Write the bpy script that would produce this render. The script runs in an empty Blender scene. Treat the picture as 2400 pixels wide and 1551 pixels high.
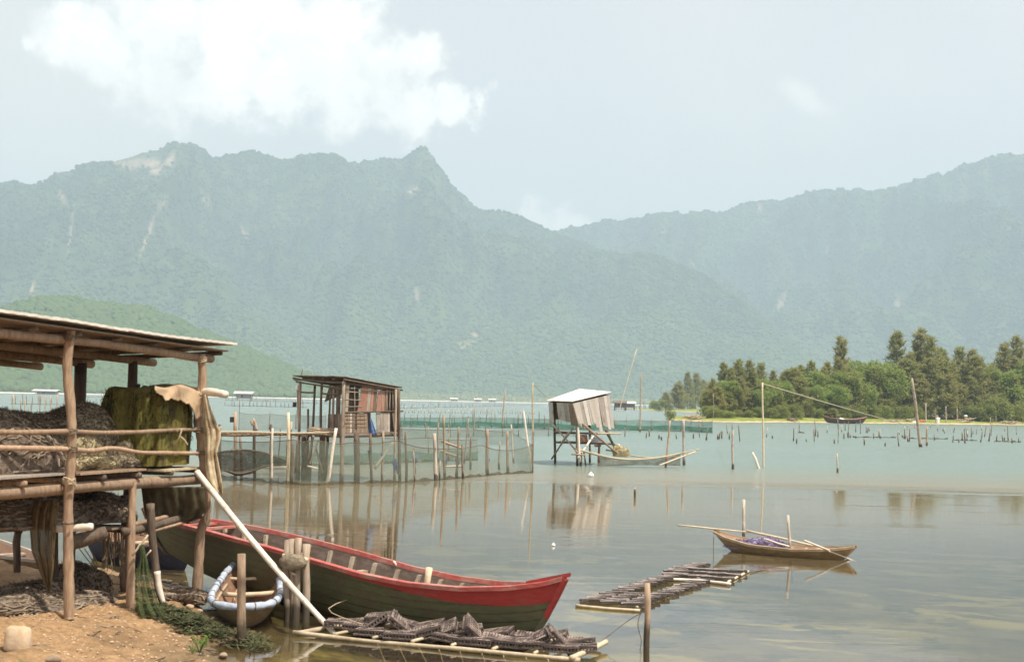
import bpy, math, random
import numpy as np
from mathutils import Vector, Matrix

# ------------------------------------------------------------------ camera, sky, sun, exposure
SC = bpy.context.scene
COL = SC.collection
CAM_H = 2.7
FPX = 3333.0                      # focal length in photo pixels (50 mm on 36 mm film, 2400 px wide)
PITCH = math.atan(164.5 / FPX)
ROLL = math.radians(1.25)
CAM = Vector((0, 0, CAM_H))
_F = Vector((0, math.cos(PITCH), math.sin(PITCH)))
_R0 = Vector((1, 0, 0)); _U0 = Vector((0, -math.sin(PITCH), math.cos(PITCH)))
_R = _R0 * math.cos(ROLL) + _U0 * math.sin(ROLL)
_U = -_R0 * math.sin(ROLL) + _U0 * math.cos(ROLL)
cam_d = bpy.data.cameras.new('camera'); cam = bpy.data.objects.new('camera', cam_d); COL.objects.link(cam)
cam.matrix_world = Matrix(((_R.x, _U.x, -_F.x, 0), (_R.y, _U.y, -_F.y, 0), (_R.z, _U.z, -_F.z, CAM_H), (0, 0, 0, 1)))
cam_d.sensor_width = 36; cam_d.lens = 50; cam_d.clip_start = 0.1; cam_d.clip_end = 40000
cam_d.dof.use_dof = True; cam_d.dof.focus_distance = 45; cam_d.dof.aperture_fstop = 3.6
SC.camera = cam

def ray(px, py):
    return _F * FPX + _R * (px - 1200) + _U * (775.5 - py)
def G(px, py, z=0.0):             # the point of the level z that the photo shows at this pixel
    d = ray(px, py); t = (z - CAM_H) / d.z
    return CAM + d * t
def P(px, py, Y):                 # the point at depth Y
    d = ray(px, py)
    return CAM + d * (Y / d.y)

SUN_EL, SUN_AZ = math.radians(63), math.radians(128)     # azimuth clockwise from +Y: right, a little behind the camera
SUN_DIR = Vector((math.sin(SUN_AZ) * math.cos(SUN_EL), math.cos(SUN_AZ) * math.cos(SUN_EL), math.sin(SUN_EL)))
sun_d = bpy.data.lights.new('sun', 'SUN'); sun = bpy.data.objects.new('sun', sun_d); COL.objects.link(sun)
sun_d.energy = 3.9; sun_d.angle = math.radians(0.53); sun_d.color = (1.0, 0.91, 0.77)
sun.rotation_euler = (-SUN_DIR).to_track_quat('-Z', 'Y').to_euler()

SC.view_settings.view_transform = 'Standard'; SC.view_settings.look = 'None'
SC.view_settings.gamma = 1.0; SC.view_settings.exposure = 0.72
SC.cycles.use_denoising = True
SC.cycles.max_bounces = 6; SC.cycles.diffuse_bounces = 4; SC.cycles.glossy_bounces = 3; SC.cycles.transparent_max_bounces = 16; SC.cycles.volume_bounces = 1
SC.cycles.caustics_reflective = False; SC.cycles.caustics_refractive = False
SC.cycles.sample_clamp_indirect = 6

W = bpy.data.worlds.new('World'); SC.world = W; W.use_nodes = True
class NT:                          # small node helper
    def __init__(s, tree): s.t = tree; tree.nodes.clear()
    def n(s, typ, **kw):
        nd = s.t.nodes.new(typ)
        for k, v in kw.items():
            if k == 'inp':
                for kk, vv in v.items():
                    if isinstance(vv, bpy.types.NodeSocket): s.t.links.new(vv, nd.inputs[kk])
                    else: nd.inputs[kk].default_value = vv
            else: setattr(nd, k, v)
        return nd
    def math(s, op, a, b=None, c=None, clamp=False):
        nd = s.t.nodes.new('ShaderNodeMath'); nd.operation = op; nd.use_clamp = clamp
        for i, v in enumerate((a, b, c)):
            if v is None: continue
            if isinstance(v, bpy.types.NodeSocket): s.t.links.new(v, nd.inputs[i])
            else: nd.inputs[i].default_value = v
        return nd.outputs[0]
    def vm(s, op, a, b=None):
        nd = s.t.nodes.new('ShaderNodeVectorMath'); nd.operation = op
        for i, v in enumerate((a, b)):
            if v is None: continue
            if isinstance(v, bpy.types.NodeSocket): s.t.links.new(v, nd.inputs[i])
            else: nd.inputs[i].default_value = v
        return nd.outputs['Value'] if op in ('LENGTH', 'DOT_PRODUCT', 'DISTANCE') else nd.outputs[0]
    def mix(s, f, a, b, typ='RGBA', blend='MIX'):
        nd = s.t.nodes.new('ShaderNodeMix'); nd.data_type = typ
        if typ == 'RGBA': nd.blend_type = blend; ia, ib, o = 6, 7, 2
        else: ia, ib, o = 2, 3, 0
        for i, v in ((0, f), (ia, a), (ib, b)):
            if isinstance(v, bpy.types.NodeSocket): s.t.links.new(v, nd.inputs[i])
            else: nd.inputs[i].default_value = (tuple(v) + (1,))[:4] if isinstance(v, (tuple, list)) else v
        return nd.outputs[o]
    def ramp(s, f, lo, hi, a=0.0, b=1.0, smooth=True):
        nd = s.t.nodes.new('ShaderNodeMapRange'); nd.interpolation_type = 'SMOOTHSTEP' if smooth else 'LINEAR'
        s.t.links.new(f, nd.inputs[0])
        for i, v in enumerate((lo, hi, a, b)): nd.inputs[i + 1].default_value = v
        return nd.outputs[0]
    def noise(s, vec, scale, detail=4, rough=0.55, out=0, dist=0.0):
        nd = s.t.nodes.new('ShaderNodeTexNoise')
        if vec is not None: s.t.links.new(vec, nd.inputs['Vector'])
        nd.inputs['Scale'].default_value = scale; nd.inputs['Detail'].default_value = detail
        nd.inputs['Roughness'].default_value = rough; nd.inputs['Distortion'].default_value = dist
        return nd.outputs[out]
    def link(s, a, b): s.t.links.new(a, b)

def build_sky():
    N = NT(W.node_tree)
    sky = N.n('ShaderNodeTexSky', sky_type='NISHITA', sun_disc=False, sun_elevation=SUN_EL, sun_rotation=SUN_AZ,
              altitude=0, air_density=1.0, dust_density=3.2, ozone_density=2.0)
    tc = N.n('ShaderNodeTexCoord'); d = tc.outputs['Generated']
    # cumulus: soft lobes in directions of the sky, broken up by noise
    lobes = [(175, 60, 105), (265, 130, 125), (400, 60, 120), (410, 190, 120), (520, 40, 110), (545, 180, 120), (655, 50, 135), (665, 205, 115),
             (770, 90, 135), (790, 200, 115), (880, 170, 125), (985, 140, 80), (985, 250, 92), (1075, 235, 64), (80, 100, 34),
             (380, -90, 150), (640, -120, 190), (1250, 512, 62), (1300, 535, 66), (1352, 532, 54)]
    acc = None
    w1 = N.vm('MULTIPLY', N.vm('SUBTRACT', N.noise(d, 16.0, 3, 0.6, 1), (.5, .5, .5)), (.06, .06, .06))
    w2 = N.vm('MULTIPLY', N.vm('SUBTRACT', N.noise(d, 60.0, 4, 0.65, 1), (.5, .5, .5)), (.034, .034, .034))
    dw = N.vm('ADD', d, N.vm('ADD', w1, w2))
    for (px, py, r) in lobes:
        c = ray(px, py).normalized(); k = FPX / (r * 1.07)
        dd = N.vm('DISTANCE', dw, tuple(c))
        v = N.math('MULTIPLY_ADD', dd, -k, 1.0)
        v = N.math('MAXIMUM', v, -1.0)
        acc = v if acc is None else N.math('SMOOTH_MAX', acc, v, 0.25)
    # the thin slanting wisp on the other side
    c = ray(1885, 228).normalized(); ax = (ray(1960, 285).normalized() - ray(1810, 172).normalized()).normalized()
    rel = N.vm('SUBTRACT', d, tuple(c)); al = N.vm('DOT_PRODUCT', rel, tuple(ax))
    perp = N.vm('LENGTH', N.vm('SUBTRACT', rel, N.n('ShaderNodeVectorMath', operation='SCALE', inp={0: tuple(ax), 'Scale': al}).outputs[0]))
    e = N.math('SQRT', N.math('ADD', N.math('POWER', N.math('MULTIPLY', al, FPX / 112), 2.0), N.math('POWER', N.math('MULTIPLY', perp, FPX / 46), 2.0)))
    wisp = N.math('SUBTRACT', 0.85, e)
    big = N.noise(d, 7.0, 8, 0.62, dist=0.3)
    fine = N.noise(d, 38.0, 6, 0.62)
    brk = N.math('ADD', N.math('MULTIPLY', N.math('SUBTRACT', big, 0.5), 1.1), N.math('MULTIPLY', N.math('SUBTRACT', fine, 0.5), 1.15))
    mass = N.math('ADD', acc, brk)
    a1 = N.ramp(mass, 0.0, 0.58)
    a2 = N.math('MULTIPLY', N.ramp(N.math('ADD', wisp, N.math('MULTIPLY', brk, 0.8)), 0.0, 0.75), 0.68)
    # loose clouds in the rest of the sky, out of view
    gen = N.noise(d, 2.3, 7, 0.6)
    back = N.ramp(N.n('ShaderNodeSeparateXYZ', inp={0: d}).outputs[1], 0.75, 0.35)
    a3 = N.math('MULTIPLY', N.math('MULTIPLY', N.ramp(gen, 0.56, 0.72), back), 0.9)
    alpha = N.math('MAXIMUM', N.math('MAXIMUM', a1, a2), a3, clamp=True)
    shade = N.ramp(N.math('ADD', N.math('MULTIPLY', mass, .5), N.math('MULTIPLY', N.math('SUBTRACT', N.noise(dw, 11.0, 6, 0.62), 0.5), 3.0)), -0.35, 0.95, 0.0, 1.0)
    ccol = N.mix(shade, (6.9, 6.55, 6.15), (9.7, 9.2, 8.6))
    veil = N.mix(N.ramp(N.noise(d, 3.0, 6, 0.6), 0.35, 0.75, 0.66, 0.86), sky.outputs[0], (5.85, 5.4, 4.9))
    colr = N.mix(alpha, veil, ccol)
    bg = N.n('ShaderNodeBackground', inp={'Color': colr, 'Strength': 0.115})
    out = N.n('ShaderNodeOutputWorld', inp={'Surface': bg.outputs[0]})
build_sky()
W.cycles.sampling_method = 'MANUAL'; W.cycles.sample_map_resolution = 256

# ------------------------------------------------------------------ helpers
RNG = random.Random(7)
def tag(o, label=None, cat=None, group=None, kind=None):
    if label: o['label'] = label
    if cat: o['category'] = cat
    if group: o['group'] = group
    if kind: o['kind'] = kind
    return o
def empty(name, loc, label=None, cat=None, group=None):
    o = bpy.data.objects.new(name, None); COL.objects.link(o); o.location = loc; o.empty_display_size = 0.2
    return tag(o, label, cat, group)
def copy_tree(o, parent=None):
    c = o.copy(); COL.objects.link(c); c.parent = parent
    for ch in list(o.children): copy_tree(ch, c)
    return c

class MB:
    def __init__(s): s.v = []; s.f = []; s.sm = False
    def add(s, vs, fs):
        o = len(s.v); s.v.extend([tuple(v) for v in vs]); s.f.extend([tuple(i + o for i in f) for f in fs]); return s
    def tube(s, pts, radii, seg=8, cap=True, closed=False):
        pts = [Vector(p) for p in pts]; n = len(pts)
        if not isinstance(radii, (list, tuple)): radii = [radii] * n
        t0 = (pts[1] - pts[0]).normalized()
        ref = Vector((0, 0, 1)) if abs(t0.z) < 0.9 else Vector((1, 0, 0))
        nx = t0.cross(ref).normalized(); vs = []; prev = t0
        for i, p in enumerate(pts):
            if closed: t = (pts[(i + 1) % n] - pts[i - 1])
            elif i == 0: t = pts[1] - pts[0]
            elif i == n - 1: t = pts[-1] - pts[-2]
            else: t = pts[i + 1] - pts[i - 1]
            t = t.normalized() if t.length > 1e-9 else prev
            nx = (nx - t * nx.dot(t))
            nx = nx.normalized() if nx.length > 1e-6 else t.orthogonal().normalized()
            ny = t.cross(nx); prev = t
            for k in range(seg):
                a = 2 * math.pi * k / seg
                vs.append(p + (nx * math.cos(a) + ny * math.sin(a)) * radii[i])
        fs = []
        for i in range(n if closed else n - 1):
            j = (i + 1) % n
            for k in range(seg):
                k2 = (k + 1) % seg
                fs.append((i * seg + k, i * seg + k2, j * seg + k2, j * seg + k))
        if cap and not closed:
            fs.append(tuple(range(seg - 1, -1, -1))); fs.append(tuple((n - 1) * seg + k for k in range(seg)))
        return s.add(vs, fs)
    def prism(s, a, b, c, d, th):           # a slab: quad a b c d given a thickness vector
        a, b, c, d, th = map(Vector, (a, b, c, d, th))
        return s.add([a, b, c, d, a + th, b + th, c + th, d + th],
                     [(3, 2, 1, 0), (4, 5, 6, 7), (0, 1, 5, 4), (1, 2, 6, 5), (2, 3, 7, 6), (3, 0, 4, 7)])
    def box(s, c, size, rot=None):
        c = Vector(c); hx, hy, hz = size[0] / 2, size[1] / 2, size[2] / 2
        M = rot if rot is not None else Matrix.Identity(3)
        vs = [c + M @ Vector((x * hx, y * hy, z * hz)) for z in (-1, 1) for y in (-1, 1) for x in (-1, 1)]
        return s.add(vs, [(0, 2, 3, 1), (4, 5, 7, 6), (0, 1, 5, 4), (2, 6, 7, 3), (0, 4, 6, 2), (1, 3, 7, 5)])
    def beam(s, p0, p1, w, h, up=(0, 0, 1)):  # a squared timber between two points
        p0, p1 = Vector(p0), Vector(p1); t = (p1 - p0).normalized(); u = Vector(up)
        sd = t.cross(u)
        sd = sd.normalized() if sd.length > 1e-5 else t.orthogonal().normalized()
        u = sd.cross(t).normalized(); a = sd * w / 2; b = u * h / 2
        return s.add([p0 - a - b, p0 + a - b, p0 + a + b, p0 - a + b, p1 - a - b, p1 + a - b, p1 + a + b, p1 - a + b],
                     [(3, 2, 1, 0), (4, 5, 6, 7), (0, 1, 5, 4), (1, 2, 6, 5), (2, 3, 7, 6), (3, 0, 4, 7)])
    def grid(s, fn, nu, nv, closed_u=False):
        vs = [fn(i / nu, j / nv) for j in range(nv + 1) for i in range(nu + (0 if closed_u else 1))]
        w = nu if closed_u else nu + 1; fs = []
        for j in range(nv):
            for i in range(nu):
                i2 = (i + 1) % w
                fs.append((j * w + i, j * w + i2, (j + 1) * w + i2, (j + 1) * w + i))
        return s.add(vs, fs)
    def mesh(s, name, origin=(0, 0, 0), smooth=None):
        me = bpy.data.meshes.new(name)
        o = Vector(origin)
        arr = np.array(s.v, dtype=np.float64) - np.array((o.x, o.y, o.z))
        me.from_pydata(arr.tolist(), [], s.f); me.update()
        if smooth if smooth is not None else s.sm:
            me.polygons.foreach_set('use_smooth', [True] * len(me.polygons))
        return me
    def build(s, name, mat, parent=None, smooth=None, origin=None):
        """links one mesh object; as a child its vertices become local to the root's place"""
        if parent is not None:
            r = parent; loc = Vector((0, 0, 0))
            while r is not None: loc = loc + Vector(r.location); r = r.parent
        else: loc = Vector(origin) if origin is not None else Vector((0, 0, 0))
        me = s.mesh(name, loc, smooth); me.materials.append(mat)
        o = bpy.data.objects.new(name, me); COL.objects.link(o)
        if parent is not None: o.parent = parent
        elif origin is not None: o.location = origin
        return o

def crook(p0, p1, n, wob, rng=RNG):         # a line of points that wanders like a natural pole
    p0, p1 = Vector(p0), Vector(p1); L = (p1 - p0).length; t = (p1 - p0).normalized()
    a = t.orthogonal().normalized(); b = t.cross(a); ph = [rng.uniform(0, 6.28) for _ in range(4)]
    out = []
    for i in range(n):
        s = i / (n - 1); e = math.sin(math.pi * s) * 0.6 + 0.4 * (0 if i in (0, n - 1) else 1)
        w1 = math.sin(3.1 * s * 2 + ph[0]) * 0.6 + math.sin(7.3 * s + ph[1]) * 0.4 + rng.uniform(-.25, .25)
        w2 = math.sin(2.7 * s * 2 + ph[2]) * 0.6 + math.sin(8.1 * s + ph[3]) * 0.4 + rng.uniform(-.25, .25)
        out.append(p0 + (p1 - p0) * s + (a * w1 + b * w2) * wob * e)
    return out
def pole(name, p0, p1, r0, r1, mat, parent=None, n=7, wob=0.02, seg=8, rng=RNG, origin=None):
    pts = crook(p0, p1, n, wob, rng)
    rr = [(r0 + (r1 - r0) * i / (n - 1)) * rng.uniform(.86, 1.12) for i in range(n)]
    return MB().tube(pts, rr, seg).build(name, mat, parent, True if seg > 5 else False, origin if origin is not None else (p0 if parent is None else None))
def path(name, pts, radii, mat, parent=None, seg=8, sub=4, origin=None):   # smooth run through given points
    pts = [Vector(p) for p in pts]
    if not isinstance(radii, (list, tuple)): radii = [radii] * len(pts)
    P2, R2 = [], []
    for i in range(len(pts) - 1):
        a = pts[max(i - 1, 0)]; b = pts[i]; c = pts[i + 1]; d = pts[min(i + 2, len(pts) - 1)]
        for k in range(sub):
            t = k / sub
            P2.append(0.5 * ((2 * b) + (c - a) * t + (2 * a - 5 * b + 4 * c - d) * t * t + (3 * b - a - 3 * c + d) * t ** 3))
            R2.append(radii[i] + (radii[i + 1] - radii[i]) * t)
    P2.append(pts[-1]); R2.append(radii[-1])
    if seg > 6:
        rk = random.Random(len(P2) * 31 + int(pts[0].x * 97)); R2 = [r * rk.uniform(.9, 1.1) for r in R2]
    return MB().tube(P2, R2, seg).build(name, mat, parent, seg > 5, origin if parent is None else None)

# value noise in numpy
def _hash(ix, iy, seed):
    h = (ix.astype(np.int64) * 374761393 + iy.astype(np.int64) * 668265263 + seed * 974634777) & 0x7fffffff
    h = ((h ^ (h >> 13)) * 1274126177) & 0x7fffffff
    return ((h ^ (h >> 16)) & 0xffff) / 65535.0
def vnoise(x, y, seed=0):
    x = np.asarray(x, float); y = np.asarray(y, float)
    ix, iy = np.floor(x), np.floor(y); fx, fy = x - ix, y - iy
    fx = fx * fx * (3 - 2 * fx); fy = fy * fy * (3 - 2 * fy)
    a = _hash(ix, iy, seed); b = _hash(ix + 1, iy, seed); c = _hash(ix, iy + 1, seed); d = _hash(ix + 1, iy + 1, seed)
    return (a + (b - a) * fx) * (1 - fy) + (c + (d - c) * fx) * fy
def fbm(x, y, octv=4, seed=0, gain=0.5):
    t = 0; a = 1; n = 0
    for o in range(octv):
        t = t + a * vnoise(np.asarray(x) * 2 ** o, np.asarray(y) * 2 ** o, seed + o * 17); n += a; a *= gain
    return t / n

# ------------------------------------------------------------------ materials
MATS = {}
def newmat(name):
    m = bpy.data.materials.new(name); m.use_nodes = True; MATS[name] = m
    return m, NT(m.node_tree)
def finish(N, col, rough=0.8, bump=None, bstr=0.3, bdist=0.02, spec=0.3, normal=None, alpha=None):
    b = N.n('ShaderNodeBsdfPrincipled')
    if isinstance(col, bpy.types.NodeSocket): N.link(col, b.inputs['Base Color'])
    else: b.inputs['Base Color'].default_value = tuple(col) + (1,)
    if isinstance(rough, bpy.types.NodeSocket): N.link(rough, b.inputs['Roughness'])
    else: b.inputs['Roughness'].default_value = rough
    b.inputs['Specular IOR Level'].default_value = spec
    if bump is not None:
        bn = N.n('ShaderNodeBump', inp={'Height': bump, 'Strength': bstr, 'Distance': bdist}); N.link(bn.outputs[0], b.inputs['Normal'])
    sh = b.outputs[0]
    if alpha is not None:
        tr = N.n('ShaderNodeBsdfTransparent')
        mx = N.n('ShaderNodeMixShader', inp={0: alpha, 1: tr.outputs[0], 2: sh}); sh = mx.outputs[0]
    N.n('ShaderNodeOutputMaterial', inp={'Surface': sh})
    return b
def scaled(N, vec, s):
    return N.vm('MULTIPLY', vec, s)
def geo_pos(N): return N.n('ShaderNodeNewGeometry').outputs['Position']
def zof(N, v): return N.n('ShaderNodeSeparateXYZ', inp={0: v}).outputs[2]

def wood(name, c1, c2, c3=None, stretch=(14, 14, 2.2), wet=True, rough=0.85, var=0.25, bstr=0.5):
    """weathered wood: long grain, stains, a per-piece tone, and the wet weedy foot that stands in the lagoon"""
    m, N = newmat(name); pos = geo_pos(N)
    g = N.noise(scaled(N, pos, stretch), 2.0, 5, 0.65)
    col = N.mix(N.ramp(g, 0.28, 0.72), c1, c2)
    st = N.noise(pos, 2.6, 4, 0.6)
    col = N.mix(N.ramp(st, 0.52, 0.75, 0, 0.8), col, c3 or tuple(x * 0.45 for x in c1))
    rnd = N.n('ShaderNodeObjectInfo').outputs['Random']
    tone = N.ramp(rnd, 0, 1, 1 - var, 1 + var, False)
    col = N.n('ShaderNodeVectorMath', operation='SCALE', inp={0: col, 'Scale': tone}).outputs[0]
    if wet:
        zz = N.math('ADD', zof(N, pos), N.math('MULTIPLY', N.math('SUBTRACT', N.noise(pos, 5, 3), 0.5), 0.35))
        col = N.mix(N.ramp(zz, 0.14, 0.30, 0.85, 0.0), col, (0.035, 0.03, 0.02))
    finish(N, col, rough, g, bstr, 0.02, 0.25)
    return m
def mottled(name, c1, c2, scale, rough=0.85, bstr=0.4, bdist=0.03, detail=5, lo=0.3, hi=0.7, spec=0.3, var=0.0, c3=None, s3=1.0, stretch=None):
    m, N = newmat(name); pos = geo_pos(N)
    v = scaled(N, pos, stretch) if stretch else pos
    g = N.noise(v, scale, detail, 0.6)
    col = N.mix(N.ramp(g, lo, hi), c1, c2)
    if c3: col = N.mix(N.ramp(N.noise(pos, s3, 4, 0.6), 0.5, 0.68), col, c3)
    if var:
        tone = N.ramp(N.n('ShaderNodeObjectInfo').outputs['Random'], 0, 1, 1 - var, 1 + var, False)
        col = N.n('ShaderNodeVectorMath', operation='SCALE', inp={0: col, 'Scale': tone}).outputs[0]
    finish(N, col, rough, g, bstr, bdist, spec)
    return m

wood('wood_post', (.36, .25, .17), (.50, .37, .26))
wood('wood_grey', (.30, .23, .17), (.45, .37, .29))
wood('wood_dark', (.10, .075, .055), (.19, .145, .11))
wood('wood_shed', (.29, .19, .122), (.46, .33, .23), (.17, .12, .085), wet=False, bstr=.9)
wood('plank_grey', (.33, .28, .235), (.52, .46, .40), (.20, .155, .12), stretch=(20, 20, 2.5), wet=False)
wood('plank_pale', (.44, .395, .345), (.60, .55, .50), (.30, .245, .20), stretch=(20, 20, 2.5), wet=False)
wood('plank_brown', (.17, .12, .088), (.30, .225, .165), (.09, .065, .05), stretch=(20, 20, 2.5), wet=False)
wood('plank_red', (.33, .165, .12), (.43, .245, .185), (.24, .14, .10), stretch=(20, 20, 2.5), wet=False)
wood('stake_dark', (.17, .125, .09), (.31, .24, .175))
wood('bamboo_white', (.74, .64, .53), (.86, .78, .68), (.60, .47, .36), stretch=(6, 6, 6), wet=False, rough=0.5, var=0.06, bstr=0.15)
wood('bamboo', (.50, .40, .27), (.66, .56, .41), (.33, .25, .16), stretch=(8, 8, 6), wet=False, rough=0.6, bstr=0.2)
wood('spotted_post', (.42, .35, .28), (.64, .57, .49), (.22, .17, .13), stretch=(9, 9, 5))
mottled('burlap', (.40, .28, .17), (.52, .39, .26), 90, 0.95, 0.5, 0.01, c3=(.30, .20, .12), s3=5)
mottled('cloth_pale', (.46, .37, .24), (.64, .54, .38), 14, 0.95, 0.4, 0.02, c3=(.30, .22, .12), s3=4)
mottled('tarp_olive', (.10, .085, .02), (.20, .17, .045), 5, 0.9, 0.6, 0.05, c3=(.07, .05, .025), s3=3, stretch=(3, 3, .8))
mottled('tarp_dark', (.05, .04, .022), (.11, .09, .05), 6, 0.9, 0.6, 0.05)
mottled('net_brown', (.11, .08, .06), (.24, .185, .145), 9, 0.95, 0.9, 0.06, 8)
mottled('net_grey', (.18, .145, .10), (.33, .28, .20), 16, 0.95, 0.9, 0.05, 8)
mottled('net_pale', (.45, .38, .22), (.62, .55, .36), 30, 0.95, 0.6, 0.03, 8)
mottled('net_green', (.045, .055, .024), (.11, .115, .05), 12, 0.95, 0.8, 0.05, 8, c3=(.13, .10, .055), s3=2.5)
mottled('rope', (.42, .33, .22), (.60, .49, .34), 60, 0.95)
mottled('rope_dark', (.10, .075, .05), (.22, .17, .12), 40, 0.95)
mottled('blue_cloth', (.08, .12, .26), (.13, .19, .36), 12, 0.9)
mottled('purple_net', (.29, .23, .40), (.46, .39, .56), 22, 0.95, 0.9, 0.05, 8)
mottled('white_plastic', (.80, .80, .78), (.88, .88, .86), 4, 0.4)
mottled('black_plastic', (.02, .02, .022), (.04, .04, .04), 6, 0.5)
mottled('red_plastic', (.50, .10, .05), (.58, .16, .08), 6, 0.5)
mottled('rim_fabric', (.36, .43, .55), (.55, .60, .68), 10, 0.9, 0.7, 0.02, c3=(.26, .31, .40), s3=7)
mottled('roof_white', (.74, .71, .68), (.86, .84, .82), 3, 0.55, 0.2, 0.02, c3=(.60, .54, .48), s3=2.2)
mottled('roof_sheet_grey', (.62, .57, .51), (.78, .74, .68), 5, 0.8, 0.3, 0.02)
mottled('roof_old', (.13, .10, .075), (.24, .19, .145), 8, 0.85, 0.5, 0.03, c3=(.09, .065, .05), s3=2)
mottled('stone', (.22, .16, .11), (.36, .28, .20), 9, 0.9, 0.6, 0.03)
mottled('stone_pale', (.46, .34, .22), (.58, .45, .32), 12, 0.9, 0.5, 0.02)
mottled('thatch', (.20, .15, .10), (.38, .30, .21), 14, 0.95, 0.8, 0.05, stretch=(1, 1, 4))

def boat_paint(name, c1, c2, worn, s=6, amt=(0.55, 0.72)):
    m, N = newmat(name); pos = geo_pos(N)
    g = N.noise(scaled(N, pos, (1, 1, 3)), s, 6, 0.65)
    col = N.mix(N.ramp(g, 0.3, 0.7), c1, c2)
    w = N.noise(scaled(N, pos, (1, 1, 2)), 3.2, 7, 0.7)
    col = N.mix(N.ramp(w, amt[0], amt[1], 0, 0.9), col, worn)
    finish(N, col, N.ramp(g, 0.2, 0.8, 0.5, 0.8), g, 0.35, 0.015, 0.35)
boat_paint('hull_green', (.105, .112, .055), (.145, .15, .075), (.13, .10, .068), 7, (.46, .68))
boat_paint('hull_red', (.36, .038, .034), (.45, .06, .05), (.30, .09, .075), 9, (.5, .7))
boat_paint('rail_red', (.40, .075, .065), (.50, .135, .115), (.46, .25, .20), 9, (.42, .62))
boat_paint('boat_wood', (.12, .09, .075), (.20, .155, .125), (.28, .22, .18))
boat_paint('rib_wood', (.36, .29, .22), (.50, .42, .33), (.60, .52, .43))
boat_paint('floor_wood', (.40, .31, .25), (.52, .42, .34), (.30, .22, .17))
boat_paint('basket_hull', (.20, .14, .085), (.32, .24, .15), (.10, .075, .05))
boat_paint('basket_inside', (.25, .14, .09), (.36, .22, .14), (.16, .10, .07))
boat_paint('sampan_hull', (.30, .215, .13), (.43, .33, .21), (.22, .15, .09))
boat_paint('dinghy_blue', (.028, .03, .055), (.05, .052, .085), (.06, .045, .03))
boat_paint('far_boat', (.07, .045, .04), (.13, .08, .065), (.22, .12, .09))

def tray_mat(name, c1, c2, pale):
    m, N = newmat(name); pos = geo_pos(N)
    g = N.noise(pos, 22, 6, 0.7)
    col = N.mix(N.ramp(g, 0.3, 0.7), c1, c2)
    nz = N.n('ShaderNodeSeparateXYZ', inp={0: N.n('ShaderNodeNewGeometry').outputs['Normal']}).outputs[2]
    col = N.mix(N.math('MULTIPLY', N.ramp(N.noise(pos, 9, 5, 0.7), 0.38, 0.62), N.ramp(nz, 0.1, 0.8)), col, pale)   # silt dried on top faces
    finish(N, col, 0.85, g, 0.6, 0.02, 0.3)
tray_mat('tray', (.06, .048, .044), (.13, .10, .09), (.36, .28, .24))
tray_mat('tray_grey', (.075, .065, .06), (.15, .125, .115), (.34, .285, .26))

def net_mat(name, col, a_lo, a_hi, scale=3.0, stretch=(1, 1, 1)):
    """fine netting seen from far: threads cover part of the view, more where it folds and is fouled"""
    m, N = newmat(name); pos = scaled(N, geo_pos(N), stretch)
    c = N.mix(N.noise(pos, scale * 2, 4), tuple(x * 0.75 for x in col), tuple(x * 1.2 for x in col))
    a = N.ramp(N.noise(pos, scale, 5, 0.65), 0.25, 0.75, a_lo, a_hi)
    d = N.n('ShaderNodeBsdfDiffuse', inp={'Color': c}); t = N.n('ShaderNodeBsdfTranslucent', inp={'Color': c})
    mx = N.n('ShaderNodeMixShader', inp={0: 0.4, 1: d.outputs[0], 2: t.outputs[0]})
    tr = N.n('ShaderNodeBsdfTransparent')
    N.n('ShaderNodeOutputMaterial', inp={'Surface': N.n('ShaderNodeMixShader', inp={0: a, 1: tr.outputs[0], 2: mx.outputs[0]}).outputs[0]})
net_mat('fence_net', (.27, .30, .235), 0.32, 0.54, 1.2, (1, 1, 2.5))
net_mat('fence_net_green', (.085, .22, .155), 0.38, 0.6, 1.2, (1, 1, 2.5))
net_mat('fence_net_teal', (.03, .30, .19), 0.5, 0.85, 1.6, (.6, .6, 3))
net_mat('fence_net_grey', (.28, .30, .26), 0.34, 0.52, 0.8, (1, 1, 2))
net_mat('fence_net_foul', (.15, .12, .07), 0.45, 0.85, 3.0, (1, 1, 3))
net_mat('hoop_net', (.11, .09, .065), 0.70, 0.92, 3)
net_mat('hanging_net', (.27, .20, .11), 0.55, 0.95, 9, (2, 2, .7))
net_mat('hanging_net_green', (.13, .17, .075), 0.08, 0.62, 8, (2, 2, .7))
net_mat('net_fuzz', (.24, .195, .14), 0.25, 0.75, 30)
net_mat('net_fuzz_dark', (.13, .095, .07), 0.25, 0.75, 30)
net_mat('net_fuzz_green', (.10, .13, .05), 0.3, 0.8, 25)

def leaf_mat(name, c1, c2, c3, tr=0.55):
    m, N = newmat(name); pos = geo_pos(N)
    col = N.mix(N.ramp(N.noise(pos, 0.45, 4, 0.65), 0.35, 0.65), c1, c2)
    col = N.mix(N.ramp(N.n('ShaderNodeObjectInfo').outputs['Random'], 0.2, 1.0, 0, 0.65), col, c3)
    col = N.mix(N.ramp(N.noise(pos, 3.0, 3, 0.6), 0.3, 0.7, 0.0, 0.35), col, tuple(x * 1.7 for x in c2))
    d = N.n('ShaderNodeBsdfDiffuse', inp={'Color': col}); t = N.n('ShaderNodeBsdfTranslucent', inp={'Color': col})
    N.n('ShaderNodeOutputMaterial', inp={'Surface': N.n('ShaderNodeMixShader', inp={0: tr, 1: d.outputs[0], 2: t.outputs[0]}).outputs[0]})
leaf_mat('leaf_casuarina', (.25, .26, .095), (.33, .335, .13), (.34, .30, .13))
leaf_mat('leaf_broad', (.20, .27, .075), (.285, .36, .11), (.235, .265, .09))
leaf_mat('leaf_bush', (.19, .24, .07), (.27, .31, .10), (.24, .24, .09))
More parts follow.
